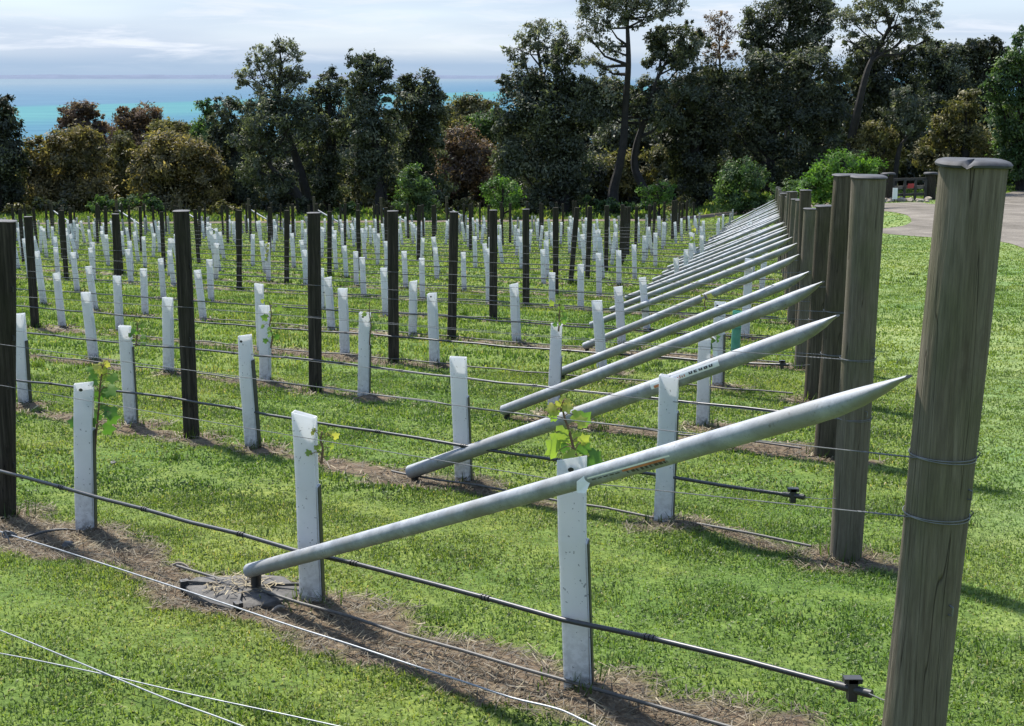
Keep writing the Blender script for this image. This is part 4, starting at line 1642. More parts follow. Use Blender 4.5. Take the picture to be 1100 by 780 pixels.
# loose wires lying on the grass in front of the first row
def ground_wire(pxs, h, rad, material, lab, n=4):
    P = [pix(*p) for p in pxs]
    pts = []
    for i in range(len(P) - 1):
        p0 = P[max(i - 1, 0)]; p1 = P[i]; p2 = P[i + 1]; p3 = P[min(i + 2, len(P) - 1)]
        for j in range(n):
            t = j / n
            q = .5 * ((2 * p1) + (-p0 + p2) * t + (2 * p0 - 5 * p1 + 4 * p2 - p3) * t * t + (-p0 + 3 * p1 - 3 * p2 + p3) * t ** 3)
            q.z = float(terrain(q.x, q.y)) + h
            pts.append(q)
    q = P[-1].copy(); q.z = float(terrain(q.x, q.y)) + h; pts.append(q)
    e = MB()
    e.tube([p - pts[0] for p in pts], rad, 8)
    return e, pts, lab


mb, pts, lab = ground_wire([(-90, 552), (-20, 572), (11, 583), (60, 598), (169, 634), (240, 658), (310, 682), (381, 705), (437, 724), (500, 745), (550, 762), (591, 772), (615, 781), (680, 815)], .040, .0034, M['wire_bright'], 'x')
e = empty('loose_wire', pts[0])
tag(e, 'pale loose wire lying on the brown strip in front of the nearest row', 'wire', 'loose wires on the ground')
mb.build('strand', M['wire_bright'], e)
kn = MB()
kp = pix(11, 583); kp.z = float(terrain(kp.x, kp.y)) + .042
for i in range(6):
    ang = [kp - pts[0] + Vector((math.cos(t + i) * .016 + .012 * (i - 2.5) * .6, math.sin(t) * .006, math.sin(t + i * .8) * .016)) for t in np.linspace(0, 6.28, 14)]
    kn.tube(ang, .0030, 6, False)
kn.tube([kp - pts[0], kp - pts[0] + Vector((-.01, -.03, .02)), kp - pts[0] + Vector((.02, -.05, -.03))], .003, 6)
kn.build('knot', M['wire'], e)
mb, pts, lab = ground_wire([(-140, 632), (0, 689), (60, 714), (130, 744), (180, 765), (232, 784), (330, 822)], .046, .0027, M['wire_bright'], 'x')
o = mb.build('loose_wire', M['wire_bright']); o.location = pts[0]
tag(o, 'loose bluish wire on the grass, the steeper of the two that cross', 'wire', 'loose wires on the ground')
mb, pts, lab = ground_wire([(-140, 688), (0, 713), (60, 725), (120, 738), (200, 757), (310, 781), (420, 806)], .040, .0024, M['wire_bright'], 'x')
o = mb.build('loose_wire', M['wire_bright']); o.location = pts[0]
tag(o, 'loose thin wire on the grass, the flatter of the two that cross', 'wire', 'loose wires on the ground')
# twigs and clods on the brown strip
for i, (px, py, ln, an, lab) in enumerate([(52, 578, .30, .5, 'dark curved twig on bare soil near the pinched vine guard'), (193, 612, .09, -.25, 'pale wood chip on the strip beside the brace pad'), (300, 657, .06, .4, 'pale dry leaf curl below the brace pad')]):
    p = pix(px, py)
    mb = MB()
    d = Vector((math.cos(an), math.sin(an), 0))
    mb.tube([Vector((0, 0, .012)) + d * ln * (t - .5) + Vector((0, .04 * ln * math.sin(t * 3) * 4, .012 * math.sin(t * 3.1))) for t in np.linspace(0, 1, 8)], [.004, .006, .007, .007, .006, .006, .005, .003], 7)
    o = mb.build('twig' if i == 0 else 'wood_chip', M['poly_grey'] if i == 0 else M['straw_chip'] if 'straw_chip' in M else M['stone'])
    o.location = p
    tag(o, lab, 'twig' if i == 0 else 'chip')
for i, (px, py, s, lab) in enumerate([(73, 588, .030, 'black clod of soil on the strip beyond the loose wire'), (122, 498, .022, 'small dark clod on the grass beyond the first drip line'), (356, 463, .0, ''), (505, 392, .0, '')]):
    if not s: continue
    p = pix(px, py)
    bm = bmesh.new(); bmesh.ops.create_icosphere(bm, subdivisions=2, radius=s)
    for v in bm.verts:
        v.co *= 1 + .5 * (random.random() - .5); v.co.z *= .7
    me = bpy.data.meshes.new('soil_clod'); bm.to_mesh(me); bm.free(); me.materials.append(M['poly_grey'])
    o = link('soil_clod', me, None, p + Vector((0, 0, s * .4)))
    tag(o, lab, 'clod')

# ------------------------------------------------------------------ gate corner
gp1 = pix(953, 216.5); gp2 = pix(999, 214.5)
for i, (gp, tpx) in enumerate(((gp1, (954, 188)), (gp2, (1000, 187.5)))):
    t = at(tpx[0], tpx[1], gp.y)
    e = empty('gate_post', gp)
    tag(e, ['stout dark gate post with pale cap beside the bright shrub', 'stout dark gate post half hidden behind the biggest end post'][i], 'post', 'gate posts by the drive')
    mb = MB(); ax, a, b = post_lathe(mb, Vector((0, 0, 0)), t - gp, .32, 20, 10, 600 + i)
    mb.build('shaft', M['post'], e)
    cap_mesh(t - gp, ax, a, b, .42, .13, 9 + i, nseg=24).build('cap', M['cap'], e)
e = empty('field_gate', (gp1 + gp2) / 2)
tag(e, 'low dark timber rail gate between two capped posts by the drive', 'gate')
mid = (gp1 + gp2) / 2
dg = (gp2 - gp1).normalized(); W = (gp2 - gp1).length
ang = math.atan2(dg.y, dg.x)
rm = Matrix.Rotation(ang, 3, 'Z')
H = (at(975, 192.5, mid.y).z - mid.z)
for nm, zf, tk in (('top_rail', 1.0, .15), ('middle_rail', .62, .20), ('bottom_rail', .28, .16)):
    mb = MB(); mb.box((0, 0, H * zf), (W - .5, .06, tk), rm); mb.build(nm, M['gate'] if nm != 'middle_rail' else M['bark_pale'], e, smooth=False)
for xf in (-.40, -.13, .12, .36):
    mb = MB(); mb.box(rm @ Vector((W * xf, -.08, H * .48)), (.17, .05, H * .98), rm); mb.build('upright', M['gate'], e, smooth=False)
mb = MB(); mb.box(rm @ Vector((0, -.14, H * .70)), (.42, .02, .26), rm)
o = mb.build('red_plate', M['red_board'], None, smooth=False); o.location = mid
tag(o, 'small red plate fixed to the gate rail by the drive', 'plate')
sp_ = pix(961, 217)
e = empty('notice_board', sp_)
tag(e, 'narrow white notice board on a stake beside the gate', 'sign')
a1 = at(961, 202, sp_.y).z - sp_.z; a0 = at(961, 214, sp_.y).z - sp_.z
mb = MB(); mb.box((0, 0, (a0 + a1) / 2), (5.2 * sp_.y / 1500, .03, a1 - a0)); mb.build('panel', M['white_board'], e, smooth=False)
mb = MB(); mb.box((0, .035, a1 * .5 - .05), (.06, .03, a1 + .1)); mb.build('stake', M['gate'], e, smooth=False)
for i in range(16):
    rg = random.Random(i)
    px = rg.uniform(944, 1000)
    p = pix(px, 217 + rg.uniform(-1.5, .5)); s = rg.uniform(.12, .3)
    bm = bmesh.new(); bmesh.ops.create_icosphere(bm, subdivisions=2, radius=s)
    for v in bm.verts:
        v.co *= 1 + .45 * (rg.random() - .5); v.co.z *= .65
    me = bpy.data.meshes.new('garden_stone'); bm.to_mesh(me); bm.free(); me.materials.append(M['stone'])
    o = link('garden_stone', me, None, p + Vector((0, .3, s * .2)))
    tag(o, 'pale rough stone in the rockery border at the foot of the gate', 'stone', 'stones bordering the gate')


# ------------------------------------------------------------------ trees
def leaf_cloud(clumps, Yc, rg, size, dens, depthf=1.0, elong=2.5, sub=9):
    """clumps: (center Vector, rx, rz). many small leaf-sprig faces in sub-tufts through each clump's volume"""
    C, Tn, NN = [], [], []
    for (c, rx, rz) in clumps:
        ry = rx * depthf
        vol = rx * ry * rz
        nsub = max(5, int(sub * (vol ** .55) * 1.6))
        # tuft centres, biased outwards
        u = rg.normal(0, 1, (nsub, 3)); u /= np.linalg.norm(u, axis=1)[:, None]
        rad = rg.uniform(.25, 1, nsub) ** .55
        cen = u * rad[:, None] * np.array([rx, ry, rz]) * .90
        tr_ = np.array([.42, .42, .34]) * (vol ** (1 / 3)) * rg.uniform(.5, 1.15, (nsub, 1)) * 1.0
        nl = max(8, int(dens * (vol ** .66) * 1080 / nsub))
        pts = cen[:, None, :] + rg.normal(0, .62, (nsub, nl, 3)) * tr_[:, None, :]
        tb = rg.uniform(.15, .75, nsub)
        tt = tb[:, None] + rg.normal(0, .17, (nsub, nl))
        tn = cen / np.array([rx, ry, rz]) + rg.normal(0, .45, (nsub, 3)) + np.array([0, 0, .35])
        tn /= np.linalg.norm(tn, axis=1)[:, None]
        NN.append(np.repeat(tn, nl, axis=0))
        C.append(pts.reshape(-1, 3) + np.array(c)); Tn.append(tt.ravel())
    C = np.concatenate(C); Tn = np.clip(np.concatenate(Tn), 0, 1)
    n = len(C)
    nv_ = np.concatenate(NN) + rg.normal(0, .42, (n, 3)); nv_ /= np.linalg.norm(nv_, axis=1)[:, None]
    d = rg.normal(0, 1, (n, 3)); d[:, 2] -= .5; d -= nv_ * (d * nv_).sum(1)[:, None]; d /= np.linalg.norm(d, axis=1)[:, None]
    e = np.cross(nv_, d)
    s = .47 * size * rg.uniform(.55, 1.3, n)[:, None]
    V = np.stack([C - d * s * elong / 2, C + e * s / 2, C + d * s * elong / 2, C - e * s / 2], 1).reshape(-1, 3)
    Q = (np.arange(n) * 4)[:, None] + np.array([[0, 1, 2, 3]])
    return V, Q, np.repeat(Tn, 4)


NTREE = [0]
NLEAF = [0]


def tree(name, lab, cat, group, Y, trunk, clumps, leaf, size=.24, dens=1.0, bark='bark', limbs=True, jit=.5, sub=9, depthf=1.0, grow=1.12):
    """trunk: pixel path from the ground up with radii in metres; clumps: (px, py, rx px, ry px)"""
    NTREE[0] += 1
    rg = np.random.default_rng(NTREE[0] * 13 + 5); rj = random.Random(NTREE[0])
    dax = Y * (CS + .12 * SN)
    s = dax / FPX
    bx = at(trunk[0][0], trunk[0][1], Y)
    base = Vector((bx.x, Y, float(terrain(bx.x, Y)) - .05))
    e = empty(name, base)
    tag(e, lab, cat, group)
    tp = [Vector((0, 0, -.2))]
    tr_ = [trunk[0][2] * 1.25]
    for (px, py, r) in trunk[1:]:
        q = at(px, py, Y + rj.uniform(-.5, .5)) - base
        tp.append(q); tr_.append(r)
    mb = MB()
    # smooth the trunk
    pts, rr = [], []
    for i in range(len(tp) - 1):
        p0 = tp[max(i - 1, 0)]; p1 = tp[i]; p2 = tp[i + 1]; p3 = tp[min(i + 2, len(tp) - 1)]
        for j in range(4):
            t = j / 4
            pts.append(.5 * ((2 * p1) + (-p0 + p2) * t + (2 * p0 - 5 * p1 + 4 * p2 - p3) * t * t + (-p0 + 3 * p1 - 3 * p2 + p3) * t ** 3))
            rr.append(tr_[i] * (1 - t) + tr_[i + 1] * t)
    pts.append(tp[-1]); rr.append(tr_[-1])
    mb.tube(pts, rr, 8)
    cl = []
    if name not in ('round_shrub', 'low_shrub'):
        cl0 = clumps; clumps = []
        for (px, py, rx, ry) in cl0:
            f_ = rj.uniform(.78, 1.16)
            px2, py2 = px + rj.uniform(-.22, .22) * rx, py + rj.uniform(-.18, .18) * ry
            clumps.append((px2, py2, rx * f_, ry * f_))
            for _ in range(2):
                th_ = rj.uniform(0, 6.28)
                g_ = rj.uniform(.25, .42)
                clumps.append((px2 + math.cos(th_) * rx * 1.02, py2 - math.sin(th_) * ry * 1.02, rx * g_, ry * g_))
    nbig = 0
    for (px, py, rx, ry) in clumps:
        c = at(px, py, Y + rj.uniform(-1, 1) * jit * rx * s)
        cl.append((c - base, rx * s * grow, ry * s * grow))
        nbig += 1
        if limbs and (name in ('round_shrub', 'low_shrub') or nbig % 3 == 1):
            # limb from a trunk point below the clump
            below = [i for i, p in enumerate(pts) if p.z < (c - base).z - .3 * ry * s] or [len(pts) // 2]
            i = max(below[-1] - rj.randint(0, 3), 1)
            a = pts[i]; b = c - base
            mid_ = a.lerp(b, .5) + Vector((rj.uniform(-.3, .3), rj.uniform(-.3, .3), -.12 * (b - a).length))
            r0 = min(rr[i] * .7, .16)
            mb.tube([a, a.lerp(mid_, .6), mid_, b], [r0, r0 * .8, r0 * .6, r0 * .22], 6)
            for q in range(4):
                v = Vector((rj.uniform(-1, 1) * rx * s, rj.uniform(-1, 1) * rx * s, rj.uniform(-.2, 1) * ry * s)) * .75
                mb.tube([mid_.lerp(b, .5), b + v * .5 - Vector((0, 0, .1)), b + v], [r0 * .35, r0 * .22, r0 * .08], 5)
    mb.build('trunk', M[bark], e)
    V, Q, T = leaf_cloud(cl, Y, rg, size, dens, depthf, sub=sub)
    NLEAF[0] += len(Q)
    link('crown', np_mesh('crown', V, Q, M[leaf], T), e)
    return e


G1 = 'trees along the far edge of the vineyard'
G2 = 'trees farther down the slope'
# --- behind, towards the sea
tree('gum_tree', 'round reddish-brown topped tree standing alone against the sea', 'tree', G2, 150, [(92, 240, .3), (92, 190, .25), (90, 135, .1)],
     [(80, 122, 12, 9), (92, 117, 13, 9), (100, 126, 9, 9), (74, 134, 10, 9), (90, 136, 14, 9), (106, 140, 9, 8), (82, 150, 14, 10), (104, 152, 12, 10), (92, 170, 24, 16)], 'leaf_brown', .30, 1.1)
tree('gum_tree', 'wide brown-topped tree on the sea side of the golden wattle', 'tree', G2, 148, [(145, 240, .3), (145, 190, .25), (146, 140, .1)],
     [(140, 126, 15, 9), (158, 124, 13, 9), (130, 137, 11, 10), (148, 138, 16, 11), (166, 135, 10, 10), (128, 152, 11, 12), (150, 156, 22, 12), (144, 178, 28, 18)], 'leaf_brown', .30, 1.1)
tree('gum_tree', 'small dark olive tree beside the wide brown-topped tree', 'tree', G2, 140, [(182, 240, .25), (184, 180, .2), (186, 135, .08)],
     [(174, 138, 14, 11), (190, 136, 14, 9), (203, 141, 9, 8), (182, 152, 20, 13), (200, 156, 12, 11), (188, 178, 26, 18)], 'leaf_olive', .28, 1.1)
tree('gum_tree', 'slim dark green tree with pointed top above the golden wattle', 'tree', G2, 125, [(224, 240, .25), (224, 180, .2), (223, 120, .06)],
     [(223, 118, 9, 9), (222, 132, 12, 11), (226, 148, 15, 14), (213, 140, 8, 10), (228, 172, 20, 18), (212, 165, 14, 14)], 'leaf_mid', .26, 1.1)
tree('gum_tree', 'low brownish tree between the dark gums, the sea just above it', 'tree', G2, 140, [(508, 240, .3), (508, 180, .25), (506, 130, .1)],
     [(504, 112, 12, 8), (494, 122, 18, 11), (515, 122, 20, 10), (482, 134, 14, 12), (505, 138, 26, 13), (530, 132, 16, 13), (508, 160, 36, 18)], 'leaf_olive', .30, 1.15)
tree('gum_tree', 'green spreading tree below the brownish one, between the dark gums', 'tree', G2, 128, [(520, 240, .25), (520, 180, .2), (520, 140, .08)],
     [(512, 131, 11, 8), (524, 128, 12, 8), (536, 122, 9, 8), (518, 142, 16, 10), (538, 138, 12, 12)], 'leaf_mid', .26, 1.1)
tree('russet_tree', 'russet brown shrubby tree between the dark gums', 'tree', G1, 112, [(500, 235, .2), (500, 195, .15), (500, 160, .06)],
     [(500, 152, 17, 13), (488, 168, 17, 15), (512, 166, 18, 15), (500, 188, 26, 18), (482, 196, 16, 18), (518, 196, 16, 18)], 'leaf_brown', .24, 1.0)
# --- left group
tree('wattle_tree', 'dense dark wattle cut off by the edge of the view', 'tree', G1, 100, [(0, 240, .25), (2, 190, .2), (4, 130, .06)],
     [(4, 124, 14, 14), (-8, 136, 22, 20), (12, 146, 13, 18), (-6, 165, 26, 24), (10, 180, 17, 22), (-10, 205, 30, 24), (14, 208, 15, 22)], 'leaf_black', .24, 1.35)
tree('wattle_tree', 'broad yellow-olive wattle at the edge of the rows', 'tree', G1, 104, [(72, 240, .25), (72, 200, .2), (72, 165, .08)],
     [(62, 154, 20, 12), (84, 150, 20, 11), (104, 156, 13, 12), (46, 164, 16, 14), (72, 168, 26, 16), (100, 174, 18, 16), (36, 184, 14, 17), (60, 192, 24, 20), (92, 196, 24, 20), (44, 212, 20, 16), (76, 214, 28, 16), (106, 212, 14, 18)], 'leaf_gold', .24, 1.15)
tree('shrub_tree', 'green shrubby tree between the olive and the golden wattle', 'tree', G1, 108, [(128, 240, .2), (128, 200, .16), (130, 165, .06)],
     [(132, 152, 12, 10), (122, 166, 13, 13), (140, 168, 12, 13), (126, 186, 17, 16), (134, 206, 20, 18)], 'leaf_olive', .24, 1.1)
tree('wattle_tree', 'broad orange-gold wattle at the edge of the rows', 'tree', G1, 103, [(188, 240, .25), (188, 205, .2), (188, 170, .08)],
     [(170, 160, 17, 12), (188, 156, 18, 11), (206, 162, 16, 13), (156, 172, 15, 14), (178, 176, 22, 15), (214, 178, 18, 16), (232, 184, 13, 14), (148, 188, 14, 14), (168, 196, 22, 18), (196, 198, 24, 18), (224, 204, 20, 18), (172, 216, 26, 15), (206, 217, 26, 15)], 'leaf_gold', .24, 1.15)
tree('gum_tree', 'dark broad gum just beside the golden wattle', 'tree', G1, 106, [(250, 238, .28), (252, 190, .22), (252, 140, .08)],
     [(247, 118, 14, 12), (262, 126, 13, 12), (240, 136, 14, 14), (258, 146, 20, 16), (236, 160, 14, 18), (254, 172, 24, 20), (242, 200, 22, 22), (264, 204, 18, 20), (236, 150, 10, 14)], 'leaf_gum', .24, 1.15)
tree('gum_tree', 'tall open-crowned gum whose grey top stands against the sea', 'tree', G1, 98, [(330, 236, .45), (328, 205, .36), (318, 170, .28), (306, 135, .22), (300, 105, .14), (302, 65, .06)],
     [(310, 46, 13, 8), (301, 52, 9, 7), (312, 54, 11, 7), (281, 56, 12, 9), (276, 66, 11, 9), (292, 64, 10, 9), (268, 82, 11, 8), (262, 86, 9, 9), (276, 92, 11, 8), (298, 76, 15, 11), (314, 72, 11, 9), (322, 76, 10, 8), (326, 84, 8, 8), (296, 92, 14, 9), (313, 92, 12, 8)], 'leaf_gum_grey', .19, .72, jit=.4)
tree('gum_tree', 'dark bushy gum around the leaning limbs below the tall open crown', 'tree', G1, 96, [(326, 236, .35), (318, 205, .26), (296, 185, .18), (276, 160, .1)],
     [(300, 114, 20, 12), (278, 122, 20, 12), (288, 136, 24, 13), (318, 128, 12, 14), (330, 112, 14, 11), (268, 150, 16, 14), (296, 156, 16, 14), (276, 182, 16, 16), (300, 196, 18, 16), (336, 140, 14, 16)], 'leaf_gum', .22, 1.0)
tree('gum_tree', 'dark slender gum with pale shoots beside the tall open-crowned gum', 'tree', G1, 100, [(352, 236, .3), (352, 190, .25), (354, 130, .15), (353, 85, .05)],
     [(353, 78, 8, 8), (350, 92, 13, 11), (362, 98, 12, 12), (344, 108, 14, 12), (360, 118, 17, 14), (342, 130, 16, 15), (362, 142, 18, 16), (346, 158, 20, 18), (362, 180, 20, 20), (344, 196, 18, 20), (362, 208, 18, 18)], 'leaf_gum', .22, 1.15)
tree('gum_tree', 'dark gum with flat bushy crown and one straight trunk', 'tree', G1, 95, [(409, 240, .36), (408, 205, .32), (404, 160, .26), (399, 115, .16), (398, 80, .06)],
     [(380, 64, 9, 9), (390, 72, 11, 9), (402, 70, 14, 9), (414, 72, 11, 10), (386, 84, 14, 10), (404, 86, 16, 11), (418, 88, 9, 10), (380, 98, 10, 9), (398, 100, 12, 9), (388, 122, 16, 14), (408, 118, 18, 14), (376, 138, 14, 15), (398, 142, 20, 16), (418, 140, 14, 18), (384, 166, 18, 18), (408, 170, 20, 18), (392, 192, 18, 14), (414, 196, 14, 12)], 'leaf_gum', .22, 1.1)
tree('gum_tree', 'dark gum with ragged pointed top beside the gap to the sea', 'tree', G1, 99, [(455, 238, .34), (452, 195, .28), (450, 140, .2), (455, 90, .06)],
     [(459, 80, 6, 9), (462, 90, 9, 9), (442, 88, 9, 9), (434, 94, 9, 9), (452, 98, 14, 10), (466, 104, 11, 10), (440, 108, 14, 12), (474, 104, 8, 7), (456, 118, 20, 13), (434, 124, 14, 14), (472, 120, 10, 12), (448, 138, 22, 16), (468, 142, 16, 16), (438, 160, 18, 18), (462, 168, 22, 20), (440, 190, 16, 16), (470, 196, 16, 20), (456, 214, 14, 14)], 'leaf_gum', .22, 1.1)
# --- middle right group
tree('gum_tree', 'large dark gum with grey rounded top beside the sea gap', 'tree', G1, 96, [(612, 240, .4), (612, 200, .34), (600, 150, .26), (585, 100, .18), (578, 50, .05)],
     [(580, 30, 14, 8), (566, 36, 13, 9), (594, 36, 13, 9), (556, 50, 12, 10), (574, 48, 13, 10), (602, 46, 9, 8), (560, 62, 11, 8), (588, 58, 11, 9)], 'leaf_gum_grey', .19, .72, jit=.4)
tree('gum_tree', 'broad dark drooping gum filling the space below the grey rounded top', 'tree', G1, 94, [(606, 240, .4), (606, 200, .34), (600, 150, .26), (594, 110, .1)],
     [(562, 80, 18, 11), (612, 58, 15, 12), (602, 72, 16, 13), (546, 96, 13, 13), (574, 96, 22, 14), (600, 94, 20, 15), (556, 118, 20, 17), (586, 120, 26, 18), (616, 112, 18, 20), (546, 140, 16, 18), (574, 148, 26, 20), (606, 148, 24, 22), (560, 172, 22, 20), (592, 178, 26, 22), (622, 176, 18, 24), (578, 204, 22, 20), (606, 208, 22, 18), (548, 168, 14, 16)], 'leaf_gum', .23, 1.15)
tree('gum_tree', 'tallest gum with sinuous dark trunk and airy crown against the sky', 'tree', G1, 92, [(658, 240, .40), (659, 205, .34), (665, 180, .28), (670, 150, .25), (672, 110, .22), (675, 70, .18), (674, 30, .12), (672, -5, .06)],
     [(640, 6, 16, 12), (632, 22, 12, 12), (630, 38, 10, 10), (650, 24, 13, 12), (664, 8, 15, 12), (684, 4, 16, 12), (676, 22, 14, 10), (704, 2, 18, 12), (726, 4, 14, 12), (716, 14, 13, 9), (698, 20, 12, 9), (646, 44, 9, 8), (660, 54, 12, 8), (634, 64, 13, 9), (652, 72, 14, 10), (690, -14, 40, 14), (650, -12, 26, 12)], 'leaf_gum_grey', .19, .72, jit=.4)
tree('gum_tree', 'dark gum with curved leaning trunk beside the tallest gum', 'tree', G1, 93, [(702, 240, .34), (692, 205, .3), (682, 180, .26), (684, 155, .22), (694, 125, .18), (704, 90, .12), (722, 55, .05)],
     [(716, 38, 12, 9), (736, 36, 15, 11), (704, 46, 11, 10), (724, 52, 20, 11), (748, 50, 14, 11), (706, 62, 16, 11), (735, 66, 22, 11), (700, 92, 14, 10), (718, 102, 22, 14), (690, 112, 14, 12), (738, 98, 20, 18), (712, 124, 22, 13), (650, 98, 20, 14), (634, 92, 14, 14), (650, 120, 16, 12), (640, 116, 18, 20), (690, 92, 9, 9)], 'leaf_gum', .22, 1.15)
tree('gum_tree', 'dense black-green gum with drooping skirts and two straight trunks', 'tree', G1, 95, [(748, 240, .42), (748, 205, .36), (746, 150, .3), (744, 100, .1)],
     [(746, 96, 20, 16), (764, 80, 14, 14), (732, 120, 22, 16), (758, 118, 22, 18), (740, 144, 22, 18), (766, 148, 18, 20), (734, 168, 18, 16), (756, 174, 22, 18), (744, 196, 16, 14), (764, 200, 14, 18), (722, 140, 12, 14)], 'leaf_black', .23, 1.2)
tree('sparse_tree', 'thin half-bare tree with greyish pink twigs against the sky', 'tree', G1, 97, [(778, 240, .2), (777, 180, .16), (775, 110, .12), (773, 60, .07), (772, 20, .02)],
     [(772, 22, 13, 10), (762, 34, 11, 9), (784, 34, 11, 9), (772, 46, 12, 9), (764, 60, 9, 8), (780, 62, 9, 8)], 'leaf_brown', .15, .8, 'bark_pale', jit=.3)
tree('gum_tree', 'high dark gum reaching past the sky line behind the brown-green mass', 'tree', G1, 104, [(850, 240, .45), (848, 180, .38), (846, 110, .28), (848, 40, .14), (850, 0, .05)],
     [(838, 2, 22, 12), (868, 0, 22, 12), (816, 14, 15, 12), (850, 18, 22, 13), (880, 18, 15, 14), (806, 32, 12, 11), (828, 34, 18, 12), (860, 38, 22, 12), (886, 34, 11, 11), (802, 46, 9, 10), (816, 52, 14, 10), (842, 54, 18, 10), (872, 52, 16, 10), (860, -14, 36, 12)], 'leaf_gum', .21, 1.15)
tree('gum_tree', 'huge brown-green rounded gum above the two round shrubs', 'tree', G1, 97, [(838, 240, .4), (832, 200, .34), (826, 160, .28), (822, 110, .12)],
     [(808, 66, 18, 12), (826, 72, 18, 12), (848, 76, 20, 14), (876, 66, 20, 13), (900, 80, 16, 16), (794, 88, 16, 14), (818, 96, 24, 16), (852, 98, 26, 18), (884, 96, 24, 18), (790, 116, 18, 18), (824, 124, 26, 18), (860, 126, 28, 20), (896, 118, 20, 20), (792, 146, 18, 20), (822, 152, 22, 18), (856, 158, 24, 18), (886, 150, 22, 20), (788, 176, 16, 18), (810, 186, 16, 16), (846, 188, 18, 16), (874, 180, 16, 14)], 'leaf_gum', .23, 1.1)
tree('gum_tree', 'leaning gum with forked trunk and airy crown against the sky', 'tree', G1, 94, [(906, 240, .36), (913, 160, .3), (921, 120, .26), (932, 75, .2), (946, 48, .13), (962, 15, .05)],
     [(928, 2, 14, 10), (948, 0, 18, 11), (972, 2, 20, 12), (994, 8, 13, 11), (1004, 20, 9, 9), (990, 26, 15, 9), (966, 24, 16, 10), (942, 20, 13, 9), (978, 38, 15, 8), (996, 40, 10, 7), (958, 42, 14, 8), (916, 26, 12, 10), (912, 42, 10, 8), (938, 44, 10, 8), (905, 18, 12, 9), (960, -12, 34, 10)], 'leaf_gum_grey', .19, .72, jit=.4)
tree('wattle_tree', 'dark dense wattle behind the leaning forked gum', 'tree', G1, 108, [(950, 240, .3), (950, 180, .25), (950, 100, .1)],
     [(938, 62, 18, 14), (960, 60, 18, 13), (926, 82, 18, 16), (952, 84, 24, 16), (978, 76, 18, 18), (934, 108, 22, 18), (964, 110, 26, 18), (944, 134, 24, 16), (972, 138, 22, 18), (918, 124, 14, 20)], 'leaf_black', .24, 1.2)
tree('pine_tree', 'dark flat-topped pine below the open sky', 'tree', G1, 116, [(1008, 240, .4), (1008, 160, .34), (1010, 70, .12)],
     [(1004, 54, 18, 7), (1018, 58, 18, 8), (994, 66, 16, 11), (1020, 72, 24, 12), (1002, 86, 22, 14), (1026, 94, 22, 15), (1004, 110, 24, 16), (1028, 120, 20, 18)], 'leaf_gum', .25, 1.2)
tree('pine_tree', 'ragged dark tree with spiky top beside the flat-topped pine', 'tree', G1, 118, [(1052, 240, .35), (1052, 160, .28), (1056, 70, .1)],
     [(1052, 52, 13, 9), (1066, 50, 11, 9), (1042, 60, 12, 10), (1076, 60, 10, 10), (1058, 68, 20, 12), (1044, 82, 18, 14), (1068, 84, 18, 16), (1052, 102, 22, 16), (1040, 126, 18, 18), (1066, 118, 18, 18), (1052, 150, 24, 20)], 'leaf_black', .25, 1.2)
tree('pine_tree', 'lighter green tree sloping up at the far edge of the view', 'tree', G1, 92, [(1096, 230, .35), (1096, 160, .3), (1098, 70, .1)],
     [(1098, 42, 12, 10), (1104, 56, 22, 14), (1088, 66, 14, 11), (1078, 78, 12, 10), (1096, 84, 22, 14), (1070, 96, 13, 11), (1090, 104, 20, 14), (1112, 110, 22, 18), (1082, 124, 18, 14), (1104, 138, 24, 18), (1086, 158, 18, 20), (1110, 170, 22, 20), (1094, 184, 20, 14)], 'leaf_mid', .23, 1.1)
tree('wattle_tree', 'olive-yellow tree behind the gravel drive', 'tree', G1, 96, [(1036, 235, .3), (1036, 190, .25), (1038, 120, .08)],
     [(1038, 108, 14, 12), (1030, 122, 14, 12), (1050, 122, 14, 14), (1016, 138, 14, 12), (1038, 142, 20, 14), (1002, 152, 13, 11), (1022, 160, 20, 14), (1052, 158, 18, 18), (994, 168, 12, 12), (1012, 180, 20, 15), (1042, 184, 22, 16), (1062, 186, 16, 14)], 'leaf_olive', .22, 1.1)
tree('shrub_tree', 'rounded pale olive shrub behind the bright green shrub', 'tree', G1, 94, [(938, 235, .2), (938, 190, .16), (938, 155, .06)],
     [(930, 142, 13, 10), (944, 138, 14, 10), (918, 152, 12, 11), (938, 154, 18, 12), (956, 152, 12, 12), (926, 168, 16, 13), (950, 170, 18, 14), (938, 186, 22, 13)], 'leaf_olive', .20, 1.2)
tree('gum_tree', 'slim crooked dark tree behind the gate', 'tree', G1, 93, [(958, 232, .22), (961, 195, .18), (966, 160, .15), (974, 145, .1), (970, 110, .05)],
     [(968, 104, 12, 11), (980, 116, 12, 12), (958, 120, 11, 11), (972, 132, 14, 11), (984, 134, 10, 10)], 'leaf_gum', .21, 1.0)
# --- shrubs
SG = 'garden shrubs along the end of the rows'
tree('round_shrub', 'neat round dark green shrub beyond the end of the braces', 'shrub', SG, 82, [(794, 236, .12), (794, 215, .1), (794, 195, .05)],
     [(784, 188, 14, 11), (800, 182, 15, 10), (812, 192, 12, 12), (776, 202, 12, 13), (794, 202, 18, 14), (814, 208, 11, 13), (784, 217, 16, 11), (804, 219, 15, 10)], 'leaf_mid', .16, 1.5, sub=12)
tree('round_shrub', 'bright lime green shrub behind the row of end posts', 'shrub', SG, 72, [(905, 232, .12), (905, 215, .1), (905, 190, .05)],
     [(880, 184, 13, 11), (896, 174, 15, 11), (916, 172, 15, 10), (934, 176, 13, 12), (870, 200, 13, 13), (890, 196, 18, 14), (914, 194, 20, 16), (936, 194, 12, 14), (876, 215, 15, 12), (900, 216, 20, 12), (924, 214, 18, 12)], 'leaf_bright', .15, 1.6, sub=12)
